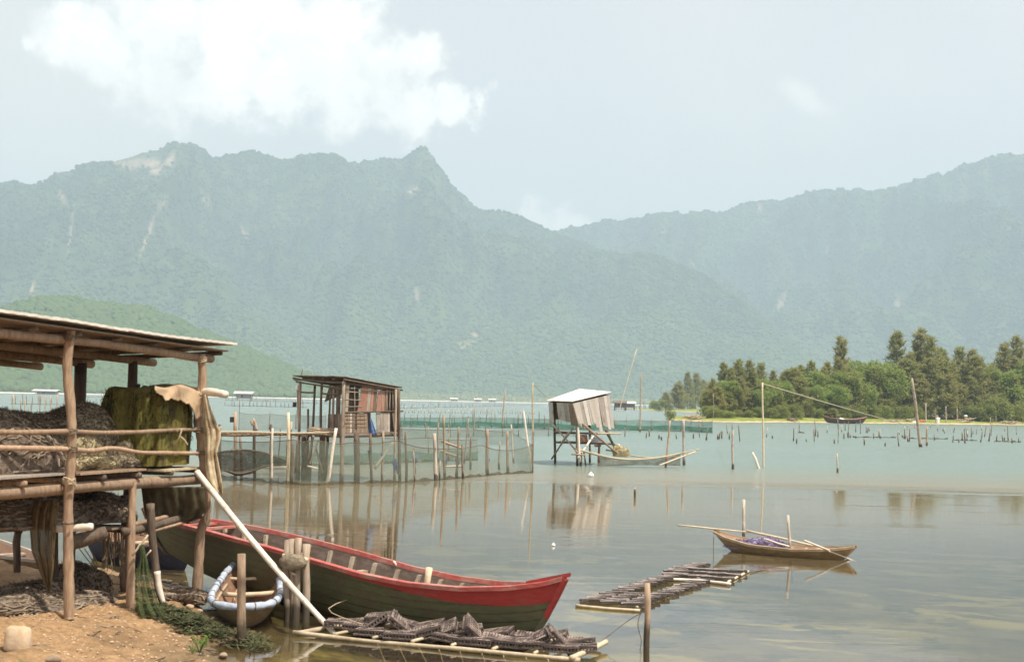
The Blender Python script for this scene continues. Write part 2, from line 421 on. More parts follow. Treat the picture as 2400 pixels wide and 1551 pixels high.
leaf_mat('leaf_fresh', (.16, .33, .05), (.22, .40, .08), (.18, .30, .06))
mottled('bark', (.10, .075, .055), (.20, .155, .12), 3, 0.95, 0.6, 0.05)

def mountain_mat(name, c1, c2, c3, s1, s2):
    m, N = newmat(name); pos = geo_pos(N)
    a = N.noise(pos, s1, 6, 0.70); b = N.noise(pos, s2, 4, 0.65)
    col = N.mix(N.ramp(a, 0.35, 0.65), c1, c2)
    col = N.mix(N.ramp(b, 0.40, 0.72, 0, 0.9), col, c3)
    col = N.mix(N.ramp(N.math('ADD', zof(N, pos), N.math('MULTIPLY', N.noise(pos, s1 * .8, 5, .6), 420)), 330, 620, .55, 0), col, tuple(x * 1.25 for x in c3))   # lighter yellow-green low on the slopes, fading out with height
    col = N.mix(N.ramp(N.noise(pos, s2 * 4, 3, 0.6), 0.45, 0.8, 0.0, 0.5), col, tuple(x * 0.45 for x in c1))
    at = N.n('ShaderNodeAttribute', attribute_name='scar').outputs['Fac']
    col = N.mix(N.math('MULTIPLY', at, N.ramp(N.noise(pos, s2 * 1.3, 4, .7), .35, .55)), col, (.36, .27, .20))
    hgt = N.math('ADD', N.math('MULTIPLY', b, 1.0), N.math('MULTIPLY', N.noise(pos, s2 * 3, 3, .7), 0.5))
    finish(N, col, 0.95, hgt, 1.0, 0.35 / s2 * 0.5, 0.1)
mountain_mat('mountain_forest', (.020, .040, .020), (.048, .085, .026), (.085, .125, .036), .0030, .016)
mountain_mat('hill_forest', (.030, .055, .022), (.052, .092, .030), (.095, .14, .045), .010, .075)

def build_ground_mats():
    # shore: wet brown mud and ochre sand with shell grit; algae and dark weed on the bed under water
    m, N = newmat('shore_sand'); pos = geo_pos(N)
    a = N.noise(pos, 0.9, 6, 0.65); b = N.noise(pos, 14, 6, 0.7); c = N.noise(pos, 45, 3, 0.7)
    col = N.mix(N.ramp(b, 0.32, 0.68), (.265, .154, .074), (.44, .285, .152))
    col = N.mix(N.ramp(a, 0.45, 0.65, 0, 0.75), col, (.19, .12, .062))
    col = N.mix(N.ramp(c, 0.64, 0.76), col, (.74, .62, .46))
    z = N.math('ADD', zof(N, pos), N.math('MULTIPLY', N.math('SUBTRACT', N.noise(pos, 3, 4), 0.5), 0.12))
    wetf = N.ramp(z, 0.02, 0.13, 1, 0)
    col = N.mix(N.math('MULTIPLY', wetf, 0.9), col, (.15, .105, .055))
    bed = N.mix(N.ramp(N.noise(scaled(N, pos, (1, 1, 1)), 1.1, 6, 0.6), 0.38, 0.62), (.13, .105, .055), (.24, .19, .10))
    wl = N.noise(scaled(N, pos, (1.0, 1.6, 1)), 0.42, 6, 0.62, dist=0.6)
    bed = N.mix(N.math('MULTIPLY', N.ramp(wl, 0.51, 0.59, 0, .95), N.ramp(N.noise(pos, 0.13, 3, .5), .36, .52)), bed, (.55, .44, .18))
    wg = N.noise(scaled(N, pos, (1.3, 1.0, 1)), 0.7, 6, 0.6)
    bed = N.mix(N.ramp(wg, 0.53, 0.60, 0, 0.85), bed, (.05, .06, .018))
    col = N.mix(N.ramp(z, -0.10, -0.02, 1, 0), col, bed)
    hgt = N.math('ADD', b, N.math('MULTIPLY', c, 0.6))
    finish(N, col, N.ramp(z, 0.0, 0.15, 0.35, 0.9), hgt, 0.8, 0.03, 0.3)
    mottled('lagoon_mud', (.10, .08, .045), (.17, .14, .08), 0.2, 0.9, 0.2, 0.05, c3=(.24, .20, .09), s3=0.15)
    m, N = newmat('spit_ground'); pos = geo_pos(N)
    z = N.math('ADD', zof(N, pos), N.math('MULTIPLY', N.math('SUBTRACT', N.noise(pos, 0.35, 5, .6), 0.5), 0.45))
    sand = N.mix(N.noise(pos, 2.0, 5), (.42, .31, .19), (.62, .50, .35))
    grs = N.mix(N.ramp(N.noise(pos, 0.8, 5, .65), .35, .65), (.16, .20, .045), (.27, .30, .075))
    col = N.mix(N.ramp(z, 0.13, 0.26), sand, grs)
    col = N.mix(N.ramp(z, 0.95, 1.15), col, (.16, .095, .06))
    col = N.mix(N.ramp(z, -0.05, 0.08, 1, 0), col, (.16, .12, .07))
    finish(N, col, 0.95, N.noise(pos, 3, 4), 0.5, 0.1, 0.1)
    mottled('far_sand', (.60, .52, .42), (.75, .68, .58), 0.05, 0.95, 0.2, 0.1)
    # water: mirror of the sky and hills by Fresnel over a see-through, slightly clouded body
    m, N = newmat('lagoon_water'); pos = geo_pos(N)
    sep = N.n('ShaderNodeSeparateXYZ', inp={0: pos}); x, y = sep.outputs[0], sep.outputs[1]
    wind_edge = N.math('ADD', y, N.math('MULTIPLY', N.math('SUBTRACT', N.noise(scaled(N, pos, (.06, .22, 1)), 1.0, 4, .6), 0.5), 9.0))
    wind = N.ramp(wind_edge, 46.0, 52.0)                                     # the breeze starts beyond this line
    streak = N.ramp(N.noise(scaled(N, pos, (.012, .06, 1)), 1.0, 4, .6), .35, .65)
    cat = N.math('MULTIPLY', N.ramp(N.noise(scaled(N, pos, (.25, .8, 1)), 1.0, 4, .6), .55, .72), 1.0)   # faint cat's-paws on the calm part
    r1 = N.noise(scaled(N, pos, (2.2, 5.5, 1)), 1.0, 3, .55)
    r2 = N.noise(scaled(N, pos, (1.1, 2.6, 1)), 1.0, 3, .5)
    r3 = N.noise(scaled(N, pos, (5.0, 12.0, 1)), 1.0, 2, .5)
    amp = N.math('ADD', N.math('ADD', 0.0018, N.math('MULTIPLY', cat, 0.0035)), N.math('MULTIPLY', wind, N.math('ADD', 0.10, N.math('MULTIPLY', streak, 0.10))))
    h = N.math('MULTIPLY', N.math('ADD', N.math('ADD', r1, N.math('MULTIPLY', r2, 1.4)), N.math('MULTIPLY', r3, 0.35)), amp)
    bn = N.n('ShaderNodeBump', inp={'Height': h, 'Strength': 1.0, 'Distance': 0.6})
    rough = N.math('ADD', 0.012, N.math('MULTIPLY', wind, 0.16))
    gl = N.n('ShaderNodeBsdfGlossy', inp={'Color': (.97, .98, 1, 1), 'Roughness': rough, 'Normal': bn.outputs[0]})
    deep = N.ramp(y, 38, 70)
    tint = N.mix(deep, (.80, .80, .66), (.42, .55, .47))
    tr = N.n('ShaderNodeBsdfTransparent', inp={'Color': tint})
    silt = N.mix(deep, (.25, .195, .115), (.18, .25, .22))
    df = N.n('ShaderNodeBsdfDiffuse', inp={'Color': silt})
    body = N.n('ShaderNodeMixShader', inp={0: N.ramp(y, 17, 42, 0.10, 0.95), 1: tr.outputs[0], 2: df.outputs[0]})
    fr = N.n('ShaderNodeFresnel', inp={'IOR': 1.333, 'Normal': bn.outputs[0]})
    N.n('ShaderNodeOutputMaterial', inp={'Surface': N.n('ShaderNodeMixShader', inp={0: fr.outputs[0], 1: body.outputs[0], 2: gl.outputs[0]}).outputs[0]})
build_ground_mats()
M = MATS

# ------------------------------------------------------------------ setting: water, bed, shore, spit, mountains
def np_mesh(name, V, nu, nv, mat, smooth=True, attr=None):
    """grid mesh from an array of (nv, nu, 3) points"""
    idx = np.arange(nu * nv).reshape(nv, nu)
    q = np.stack([idx[:-1, :-1], idx[:-1, 1:], idx[1:, 1:], idx[1:, :-1]], -1).reshape(-1, 4)
    me = bpy.data.meshes.new(name)
    me.vertices.add(nu * nv); me.vertices.foreach_set('co', V.reshape(-1).astype(np.float32))
    me.loops.add(q.size); me.loops.foreach_set('vertex_index', q.reshape(-1).astype(np.int32))
    me.polygons.add(len(q)); me.polygons.foreach_set('loop_start', np.arange(0, q.size, 4, dtype=np.int32))
    if smooth: me.polygons.foreach_set('use_smooth', np.ones(len(q), bool))
    me.update(calc_edges=True); me.validate()
    if attr is not None:
        at = me.attributes.new('scar', 'FLOAT', 'POINT'); at.data.foreach_set('value', attr.reshape(-1).astype(np.float32))
    me.materials.append(mat)
    o = bpy.data.objects.new(name, me); COL.objects.link(o)
    return o

def sheet(name, x0, x1, y0, y1, z, mat):
    o = MB().add([(x0, y0, z), (x1, y0, z), (x1, y1, z), (x0, y1, z)], [(0, 1, 2, 3)]).build(name, mat)
    return tag(o, kind='structure')
sheet('water', -8500, 8500, -300, 8500, 0.0, M['lagoon_water'])
sheet('lagoon_bed', -8500, 8500, -300, 8500, -1.35, M['lagoon_mud'])

SHORE = [(-40, 23.6), (-14, 23.4), (-8.5, 22.8), (-6.6, 22.0), (-5.4, 21.2), (-4.7, 20.2), (-4.2, 19.2), (-3.75, 18.2), (-3.45, 17.2), (-3.15, 16.3),
         (-2.98, 15.6), (-3.05, 15.0), (-2.90, 14.5), (-2.6, 13.6), (-2.2, 12), (-1.0, 9), (2, 5), (8, 2), (40, -2)]
def shore_dist(X, Y):
    best = np.full(X.shape, 1e9); sgn = np.ones(X.shape)
    for (ax, ay), (bx, by) in zip(SHORE[:-1], SHORE[1:]):
        dx, dy = bx - ax, by - ay; t = np.clip(((X - ax) * dx + (Y - ay) * dy) / (dx * dx + dy * dy), 0, 1)
        qx, qy = ax + dx * t, ay + dy * t; d = np.hypot(X - qx, Y - qy)
        s = np.where((X - ax) * dy - (Y - ay) * dx > 0, 1.0, -1.0)   # + on the land side
        sgn = np.where(d < best, s, sgn); best = np.minimum(d, best)
    return best * sgn * -1
def shore_z(X, Y):
    X = np.asarray(X, float); Y = np.asarray(Y, float)
    d = shore_dist(X, Y) * -1
    d = d + (fbm(X * 1.3, Y * 1.3, 4, 3) - .5) * 0.5
    land = 0.30 * (1 - np.exp(-np.maximum(d, 0) / 1.6)) + 0.02 * np.maximum(d, 0)
    sea = -0.55 * (1 - np.exp(np.minimum(d, 0) / 5.5)) + 0.013 * np.minimum(d, 0)
    z = np.where(d > 0, land, sea)
    z = z + (fbm(X * 4, Y * 4, 5, 9, .6) - .5) * 0.15 * np.clip(d + 1.2, 0.25, 1) + (fbm(X * 17, Y * 17, 3, 5) - .5) * 0.025
    return np.maximum(z, -1.42)
def gz(x, y): return float(shore_z(np.array([x]), np.array([y]))[0])
def build_shore():
    # finer near the camera's view of the bank, coarser outwards
    xs = np.concatenate([np.linspace(-40, -9, 30)[:-1], np.linspace(-9, 3, 260), np.linspace(3, 45, 90)[1:]])
    ys = np.concatenate([np.linspace(-6, 12, 25)[:-1], np.linspace(12, 25, 270), np.linspace(25, 75, 90)[1:]])
    X, Y = np.meshgrid(xs, ys); Z = shore_z(X, Y)
    o = np_mesh('shore_ground', np.stack([X, Y, Z], -1), len(xs), len(ys), M['shore_sand'])
    tag(o, kind='structure')
build_shore()

def interp(prof, x): 
    a = np.array(prof, float); return np.interp(x, a[:, 0], a[:, 1])
def ridge(name, prof, dbase, dridge, px0, px1, nc, nr, seed, mat, amp, canopy, scars=(), back=1.35, shape=1.25):
    px = np.linspace(px0, px1, nc); py = interp(prof, px)
    az, el = [], []
    for a, b in zip(px, py):
        d = ray(a, b); h = math.hypot(d.x, d.y); az.append((d.x / h, d.y / h)); el.append(d.z / h)
    az = np.array(az); el = np.array(el)
    Db = interp(dbase, px); Dr = interp(dridge, px); zr = CAM_H + el * Dr
    s = np.concatenate([np.linspace(0, 1, nr), np.linspace(1, back, max(6, nr // 8))[1:]])
    S, I = np.meshgrid(s, np.arange(nc), indexing='ij')
    D = Db[I] + (Dr[I] - Db[I]) * S
    X = az[I, 0] * D; Y = az[I, 1] * D
    prof_s = np.where(S <= 1, np.clip(S, 0, 1) ** shape, 1 - (S - 1) * 1.2)
    rg = 1 - np.abs(2 * fbm(X / 430, Y / 800, 5, seed, .55) - 1) * 1.5
    env = np.clip(S * (1 - S) * 4, 0, 1) ** 0.8
    Z = zr[I] * prof_s * (1 + amp * (rg - .75) * env)
    Z = Z + (fbm(X / canopy[0], Y / canopy[0], 4, seed + 5, .72) - .5) * canopy[1] * np.clip(S * 6, 0, 1)
    Z = np.where(S == 0, -2.0, Z)
    sc = np.zeros_like(Z)
    for (qx, qy, rx, ry, tilt) in scars:
        # scar marked on the slope where the photo shows it
        H = np.hypot(X, Y); PXv = px[I]
        v = Z - CAM_H
        pyv = 940 + (PXv - 1200) * .0218 - v / np.maximum(Y, 1) * FPX
        dx = (PXv - qx) - (pyv - qy) * tilt; dy = pyv - qy
        sc = np.maximum(sc, np.clip(1.6 - 1.6 * np.sqrt((dx / rx / 1.5) ** 2 + (dy / ry / 1.2) ** 2), 0, 1))
    o = np_mesh(name, np.stack([X, Y, Z], -1), nc, len(s), mat, True, sc)
    tag(o, kind='structure'); return X, Y, Z, S, px[I], sc
PROF_MAIN = [(-900, 560), (-500, 500), (-200, 470), (22, 438), (75, 433), (100, 428), (130, 413), (165, 412), (190, 398), (225, 388), (280, 378), (320, 362), (375, 352), (392, 338), (405, 331), (420, 338),
             (432, 347), (455, 352), (470, 363), (500, 375), (545, 360), (590, 355), (630, 363), (670, 377), (720, 375), (790, 374), (835, 384), (880, 374), (945, 370), (965, 359), (985, 354), (1000, 360),
             (1015, 380), (1035, 405), (1055, 440), (1090, 470), (1120, 492), (1180, 495), (1230, 510), (1270, 535), (1305, 548), (1400, 582), (1480, 601), (1540, 606), (1600, 622), (1680, 662), (1750, 715),
             (1830, 785), (1900, 840), (2000, 900), (2100, 935)]
PROF_RIGHT = [(900, 640), (1200, 590), (1305, 550), (1350, 532), (1400, 526), (1490, 522), (1515, 512), (1540, 505), (1570, 508), (1640, 503), (1700, 500), (1730, 490), (1760, 483), (1820, 476), (1870, 460), (1930, 457),
              (1990, 456), (2015, 448), (2035, 452), (2100, 438), (2160, 430), (2220, 410), (2270, 396), (2300, 376), (2320, 366), (2345, 361), (2400, 364), (2500, 350), (2800, 420), (3300, 480)]
PROF_HILL = [(-500, 860), (-250, 790), (-60, 745), (22, 724), (90, 703), (130, 697), (180, 708), (300, 722), (340, 728), (380, 742), (450, 772), (520, 800), (600, 830), (690, 866), (740, 886), (800, 908), (850, 928)]
G_R = ridge('mountain_right', PROF_RIGHT, [(900, 4300), (2400, 3300), (3300, 2800)], [(900, 6300), (2400, 5900), (3300, 5300)], 950, 3300, 560, 150, 31, M['mountain_forest'], 1.05, (66, 22),
      [(1835, 705, 7, 22, -.35), (1555, 540, 4, 10, -.3), (1625, 620, 5, 5, 0), (2360, 540, 12, 5, 0), (1945, 585, 12, 4, 0), (2190, 672, 14, 4, 0), (2110, 712, 12, 8, 0), (1780, 487, 3, 14, 0)])
G_M = ridge('mountain_main', PROF_MAIN, [(-900, 2600), (600, 2900), (1400, 3000), (2100, 3300)], [(-900, 4700), (1000, 5100), (1300, 5100), (1500, 4600), (1800, 4100), (2100, 3600)], -900, 2100, 760, 170, 11, M['mountain_forest'], 1.05, (62, 20),
      [(330, 380, 60, 14, 0), (400, 375, 10, 22, -.4), (370, 395, 16, 14, 0), (150, 465, 5, 26, .5), (170, 545, 3, 60, -.08), (85, 675, 4, 18, -.3), (355, 545, 4, 70, -.35), (390, 470, 4, 22, -.5), (485, 465, 5, 22, .6),
       (580, 545, 6, 20, .8), (970, 445, 14, 9, -.8), (985, 690, 5, 20, .1), (1115, 785, 10, 6, 0), (1095, 805, 22, 3, -2.0), (1100, 810, 4, 18, -1.8), (950, 675, 4, 3, 0), (1380, 548, 3, 14, -.2)])
G_H = ridge('hill', PROF_HILL, [(-500, 1250), (850, 1900)], [(-500, 1850), (850, 2080)], -500, 850, 520, 170, 47, M['hill_forest'], 0.45, (15, 12), shape=0.95)

def forest(name, grid, n, r0, r1, mat, seed, label, pxlo, pxhi, smax=1.0, pw=1.0):
    """tree crowns standing all over a slope, each a small rough dome"""
    X, Y, Z, Sg, PX, SCR = grid; rg = np.random.RandomState(seed)
    t = (1 + 5 ** .5) / 2
    iv = np.array([(-1, t, 0), (1, t, 0), (-1, -t, 0), (1, -t, 0), (0, -1, t), (0, 1, t), (0, -1, -t), (0, 1, -t), (t, 0, -1), (t, 0, 1), (-t, 0, -1), (-t, 0, 1)]) / math.hypot(1, t)
    fc = np.array([(0, 11, 5), (0, 5, 1), (0, 1, 7), (0, 7, 10), (0, 10, 11), (1, 5, 9), (5, 11, 4), (11, 10, 2), (10, 7, 6), (7, 1, 8), (3, 9, 4), (3, 4, 2), (3, 2, 6), (3, 6, 8), (3, 8, 9), (4, 9, 5), (2, 4, 11), (6, 2, 10), (8, 6, 7), (9, 8, 1)])
    ok = (Sg > .012) & (Sg <= smax) & (PX > pxlo) & (PX < pxhi) & (Z > 2) & (SCR < .25)
    jj, ii = np.nonzero(ok[:-1, :-1]); pick = rg.randint(0, len(jj), n); j, i = jj[pick], ii[pick]
    a, b = rg.rand(n), rg.rand(n)
    def bl(A): return (A[j, i] * (1 - a) + A[j, i + 1] * a) * (1 - b) + (A[j + 1, i] * (1 - a) + A[j + 1, i + 1] * a) * b
    c = np.stack([bl(X), bl(Y), bl(Z)], -1)
    r = (r0 + (r1 - r0) * rg.rand(n) ** 1.6)
    V = iv[None] * r[:, None, None] * (1 + .28 * (rg.rand(n, 12, 3) - .5)) * np.stack([.8 + .5 * rg.rand(n), .8 + .5 * rg.rand(n), .65 + .6 * rg.rand(n)], -1)[:, None, :]
    V = V + c[:, None, :] + np.array((0, 0, .25)) * r[:, None, None]
    F = fc[None] + (np.arange(n) * 12)[:, None, None]
    me = bpy.data.meshes.new(name); nv = n * 12; nf = n * 20
    me.vertices.add(nv); me.vertices.foreach_set('co', V.reshape(-1).astype(np.float32)); me.loops.add(nf * 3); me.loops.foreach_set('vertex_index', F.reshape(-1).astype(np.int32))
    me.polygons.add(nf); me.polygons.foreach_set('loop_start', np.arange(0, nf * 3, 3, dtype=np.int32)); me.update(calc_edges=True)
    me.materials.append(mat); o = bpy.data.objects.new(name, me); COL.objects.link(o); tag(o, label, 'forest', kind='stuff')
forest('hill_forest', G_H, 18000, 2.4, 6.8, M['hill_forest'], 5, 'dense green forest crowns covering the low hill', -60, 850)
forest('mountain_forest', G_M, 60000, 3.2, 7.5, M['mountain_forest'], 6, 'hazy forest crowns covering the main mountain', -60, 2050)
forest('mountain_forest', G_R, 34000, 4, 9, M['mountain_forest'], 7, 'hazy forest crowns covering the farther mountain', 1280, 2460)

# the wooded spit on the far side of the water
def build_spit():
    edge = [(1560, 981), (1575, 984), (1640, 988.5), (1700, 989.5), (1800, 990), (1900, 990.5), (2000, 991.5), (2100, 992), (2200, 993.5), (2300, 995), (2400, 996.5), (2600, 1001), (3000, 1010)]
    rows = [(-6, -1.0), (-1.0, -0.12), (0, 0.0), (1.2, .10), (3, .22), (6, .42), (10, .60), (16, .75), (22, .92), (30, 1.1), (45, 1.25), (80, 1.3), (160, 1.0), (240, -1.2)]
    pxs = np.concatenate([np.linspace(1560, 2420, 180), np.linspace(2430, 3000, 30)])
    V = np.zeros((len(rows), len(pxs), 3))
    for i, px in enumerate(pxs):
        b = G(px, float(interp(edge, px)))
        taper = min(1.0, max(0.02, (px - 1556) / 60.0))
        for j, (dy, z) in enumerate(rows):
            dd = dy * (taper if dy > 0 else 1)
            V[j, i] = (b.x + (dd * 0.38 if dy > 0 else 0), b.y + dd, z * (1 if z < 0 else (0.35 + .65 * taper)))
    V[:, :, 2] += (fbm(V[:, :, 0] / 5, V[:, :, 1] / 5, 4, 3) - .5) * 0.28
    V[:, :, 1] += (fbm(V[:, :, 0] / 9, V[:, :, 0] * 0, 3, 4) - .5) * 5
    tag(np_mesh('spit_ground', V, len(pxs), len(rows), M['spit_ground']), kind='structure')
    # the sandy point behind it, farther out
    pxs = np.linspace(1450, 1720, 70); rows = [(-8, -1.0), (0, 0.0), (4, .25), (10, .5), (25, .9), (60, 1.0), (140, -1.0)]
    edge = [(1450, 957), (1530, 962.5), (1600, 965), (1720, 967)]
    V = np.zeros((len(rows), len(pxs), 3))
    for i, px in enumerate(pxs):
        b = G(px, float(interp(edge, px))); taper = min(1.0, max(.02, (px - 1452) / 90))
        for j, (dy, z) in enumerate(rows):
            V[j, i] = (b.x + dy * .3 * (dy > 0), b.y + dy * (taper if dy > 0 else 1), z * (1 if z < 0 else .3 + .7 * taper))
    tag(np_mesh('sandy_point_ground', V, len(pxs), len(rows), M['spit_ground']), kind='structure')
    # pale beach at the foot of the mountains
    pxs = np.linspace(-300, 1560, 200); V = np.zeros((5, len(pxs), 3))
    Ds = interp([(-500, 1240), (850, 1850), (1000, 2400), (1560, 2700)], pxs)
    for i, px in enumerate(pxs):
        d = ray(px, 935); h = math.hypot(d.x, d.y); ax, ay = d.x / h, d.y / h; D = Ds[i] - 40 + (fbm(px / 40., 0., 3, 2) - .5) * 60
        for j, (k, z) in enumerate(((-20, -1.0), (0, 0.02), (10, .3), (26, .7), (160, 1.2))): V[j, i] = (ax * (D + k), ay * (D + k), z)
    tag(np_mesh('far_beach', V, len(pxs), 5, M['far_sand']), kind='structure')
build_spit()

# the air over the lagoon
def build_haze():
    m, N = newmat('haze')
    pv = N.n('ShaderNodeVolumePrincipled', inp={'Color': (.60, .745, .88, 1), 'Density': HAZE, 'Anisotropy': 0.0})
    N.n('ShaderNodeOutputMaterial', inp={'Volume': pv.outputs[0]})
    o = MB().box((0, 4000, 1110 / 2 - 3.5), (18000, 9400, 1110)).build('haze', m)
    tag(o, 'pale blue haze over the lagoon and hills', kind='stuff')
HAZE = 2.15e-4
build_haze()

# ------------------------------------------------------------------ net shed on the bank
SA = Vector((-4.93, 15.8, 0)); EU = Vector((.31, .951, 0)); EN = Vector((-.951, .31, 0))
def S(u, d, z): return SA + EU * u + EN * d + Vector((0, 0, z))
def roofz(u, d): return 3.415 - .028 * u - .05 * d
def build_shed():
    rng = random.Random(3)
    t = empty('net_shed', S(0, 0, 0.2), 'weathered log-post shed with flat roof full of fishing nets on the muddy bank', 'shed')
    W_ = M['wood_shed']
    # crooked posts of the open side, traced along their bends
    A = [(168, 768), (159, 831), (158, 875), (164, 934), (168, 992), (168, 1050), (165, 1109), (160, 1173), (160, 1276), (161, 1349), (162, 1434), (162, 1450)]
    post_a = path('post', [P(x, y, 15.72) for x, y in A], [.052, .050, .051, .052, .052, .052, .053, .055, .055, .056, .057, .057], W_, t, 10)
    B = [(472, 830), (475, 890), (468, 934), (465, 978), (471, 1021), (476, 1065), (480, 1109), (484, 1160), (484, 1202), (471, 1246), (466, 1320), (461, 1393), (460, 1412)]
    post_b = path('post', [P(x, y, 18.42) for x, y in B], [.05, .055, .062, .068, .065, .062, .062, .06, .058, .058, .062, .066, .068], W_, t, 10)
    C = [(311, 1130), (310, 1170), (308, 1240), (307, 1320), (306, 1400), (306, 1425)]
    path('post', [P(x, y, 17.05) for x, y in C], [.045, .045, .046, .048, .05, .05], W_, t, 10)
    pole('post', S(2.84, 1.0, gz(-5.0, 18.8) - .2), S(2.84, 1.0, 3.12), .075, .06, M['wood_dark'], t, 8, .03, 10, rng)
    pole('post', S(2.80, .9, 2.1), S(2.80, .88, 2.82), .03, .03, M['wood_dark'], t, 5, .01, 7, rng)
    pole('post', S(2.84, 1.85, gz(-6, 19.1) - .2), S(2.86, 1.82, 3.08), .07, .075, M['wood_dark'], t, 8, .03, 10, rng)
    pole('post', S(0.1, 1.9, gz(-6.7, 16.5) - .2), S(0.1, 1.9, 3.2), .07, .06, M['wood_dark'], t, 8, .03, 10, rng)
    pole('post', S(-1.6, 0.0, .1), S(-1.6, 0.02, 3.4), .06, .055, W_, t, 9, .05, 10, rng)
    pole('post', P(40, 1340, 18.2), P(42, 1200, 18.2), .05, .05, M['wood_dark'], t, 5, .02, 8, rng)
    pole('post', P(128, 1350, 17.6), P(128, 1150, 17.6), .05, .05, M['wood_dark'], t, 5, .02, 8, rng)
    pole('post', P(292, 1385, 18.0), P(292, 1160, 18.0), .055, .05, M['wood_dark'], t, 6, .02, 8, rng)
    path('post', [P(352, 1180, 17.2), P(357, 1260, 17.25), P(366, 1335, 17.3), P(372, 1380, 17.3), P(386, 1425, 17.3)], [.05, .05, .05, .045, .04], M['wood_dark'], t, 8)
    path('bark_strip', [P(368, 1338, 17.24), P(373, 1378, 17.24), P(383, 1412, 17.24)], [.04, .036, .03], M['bamboo_white'], t, 7)
    # roof: three log purlins, cross rafters, boards seen from below, pale sheets on top
    for d, u0, u1, r in ((0.0, -1.75, 3.12, .05), (1.0, -1.75, 3.34, .052), (1.85, -1.75, 3.15, .055), (2.7, -1.75, 3.2, .05)):
        pole('purlin', S(u0, d, roofz(u0, d) - .155), S(u1, d, roofz(u1, d) - .155), r, r * 1.05, W_, t, 11, .018, 10, rng)
    for k in range(7):
        u = -1.5 + k * .78
        pole('rafter', S(u, -.12, roofz(u, 0) - .075), S(u + .05, 2.85, roofz(u, 2.8) - .075), .03, .03, M['wood_dark'], t, 5, .01, 7, rng)
    dd = -.16
    for k in range(12):
        w = .235 + rng.uniform(-.03, .03)
        for (u0, u1) in ((-1.8, rng.uniform(.5, 1.4)), (None, 3.3 + rng.uniform(-.15, .1))):
            u0 = ux + .012 if u0 is None else u0; ux = u1
            mb = MB(); z = rng.uniform(-.012, .006)
            a, b, c, e = S(u0, dd, roofz(u0, dd) - .043 + z), S(u1, dd, roofz(u1, dd) - .043 + z + rng.uniform(-.01, .01)), S(u1, dd + w, roofz(u1, dd + w) - .043 + z), S(u0, dd + w, roofz(u0, dd + w) - .043 + z)
            mb.prism(a, b, c, e, (0, 0, .018)); mb.build('roof_board', rng.choice([W_, M['plank_brown'], M['plank_brown'], M['plank_grey'], M['wood_dark']]), t)
        dd += w + .008
    def sheet_fn(u0, u1, ph):
        def f(a, b):
            u = u0 + (u1 - u0) * a; d = -.22 + 3.2 * b
            lift = .004 * math.sin(a * 47 + ph) + .016 * math.sin(a * 2.4 + ph)
            return S(u, d, roofz(u, d) + .012 + lift * .6)
        return f
    for k in range(4):
        u0 = -1.85 + k * 1.32
        mb = MB(); f = sheet_fn(u0, u0 + 1.37 - (.06 if k == 3 else 0), k * 1.7)
        mb.grid(f, 44, 6); n = len(mb.v); f2 = lambda a, b: f(a, b) + Vector((0, 0, .012 + .004 * k))
        mb.v = [tuple(Vector(v) + Vector((0, 0, .005 * k))) for v in mb.v]
        o = mb.build('roof_sheet', M['roof_sheet_grey'], t)
        sm = o.modifiers.new('thick', 'SOLIDIFY'); sm.thickness = .03; sm.offset = 1
    # deck
    pole('beam', S(-1.75, -.0, 1.64), S(2.95, .0, 1.60), .078, .07, W_, t, 11, .012, 10, rng)
    pole('beam', S(-1.75, 1.0, 1.64), S(2.95, 1.0, 1.60), .07, .07, M['wood_dark'], t, 9, .012, 9, rng)
    pole('beam', S(-1.75, 2.0, 1.64), S(2.95, 2.0, 1.60), .07, .07, M['wood_dark'], t, 9, .012, 9, rng)
    for k in range(7):
        u = -1.5 + k * .72
        pole('joist', S(u, -.1, 1.72), S(u + rng.uniform(-.05, .05), 2.2, 1.72), .035, .035, rng.choice([W_, M['wood_dark']]), t, 4, .008, 7, rng)
    dd = -.10
    for k in range(9):
        w = rng.uniform(.2, .27)
        for (u0, u1) in ((-1.75, rng.uniform(-.1, .1)), (rng.uniform(.12, .25), 1.55 + rng.uniform(-.1, .3)), (1.9, 2.9)):
            mb = MB(); z = 1.765 + rng.uniform(0, .02) - .012 * (u0 + 1)
            mb.prism(S(u0, dd, z), S(u1, dd + rng.uniform(-.02, .02), z), S(u1, dd + w, z + rng.uniform(-.01, .01)), S(u0, dd + w, z), (0, 0, .024))
            mb.build('deck_plank', rng.choice([W_, M['plank_grey'], M['cloth_pale']] if k == 0 else [W_, M['plank_brown']]), t)
        dd += w + .015
    # hand rails
    path('rail', [P(-40, 1012, 15.0), P(60, 1013, 15.2), P(160, 1011, 15.66), P(240, 1014, 16.4), P(330, 1012, 17.1), P(400, 1008, 17.9), P(462, 1006, 18.35)], [.03, .03, .03, .028, .026, .024, .022], W_, t, 8)
    path('rail', [P(-40, 1048, 15.0), P(60, 1050, 15.2), P(160, 1052, 15.66), P(215, 1056, 16.2), P(265, 1050, 16.6), P(330, 1060, 17.1), P(400, 1061, 17.9), P(465, 1062, 18.35)], [.03, .03, .028, .03, .026, .024, .024, .022], W_, t, 8)
    path('log_stub', [P(440, 922, 18.55), P(478, 918, 18.4), P(505, 920, 18.25), P(531, 925, 18.15)], [.045, .052, .052, .05], M['bamboo_white'], t, 10)
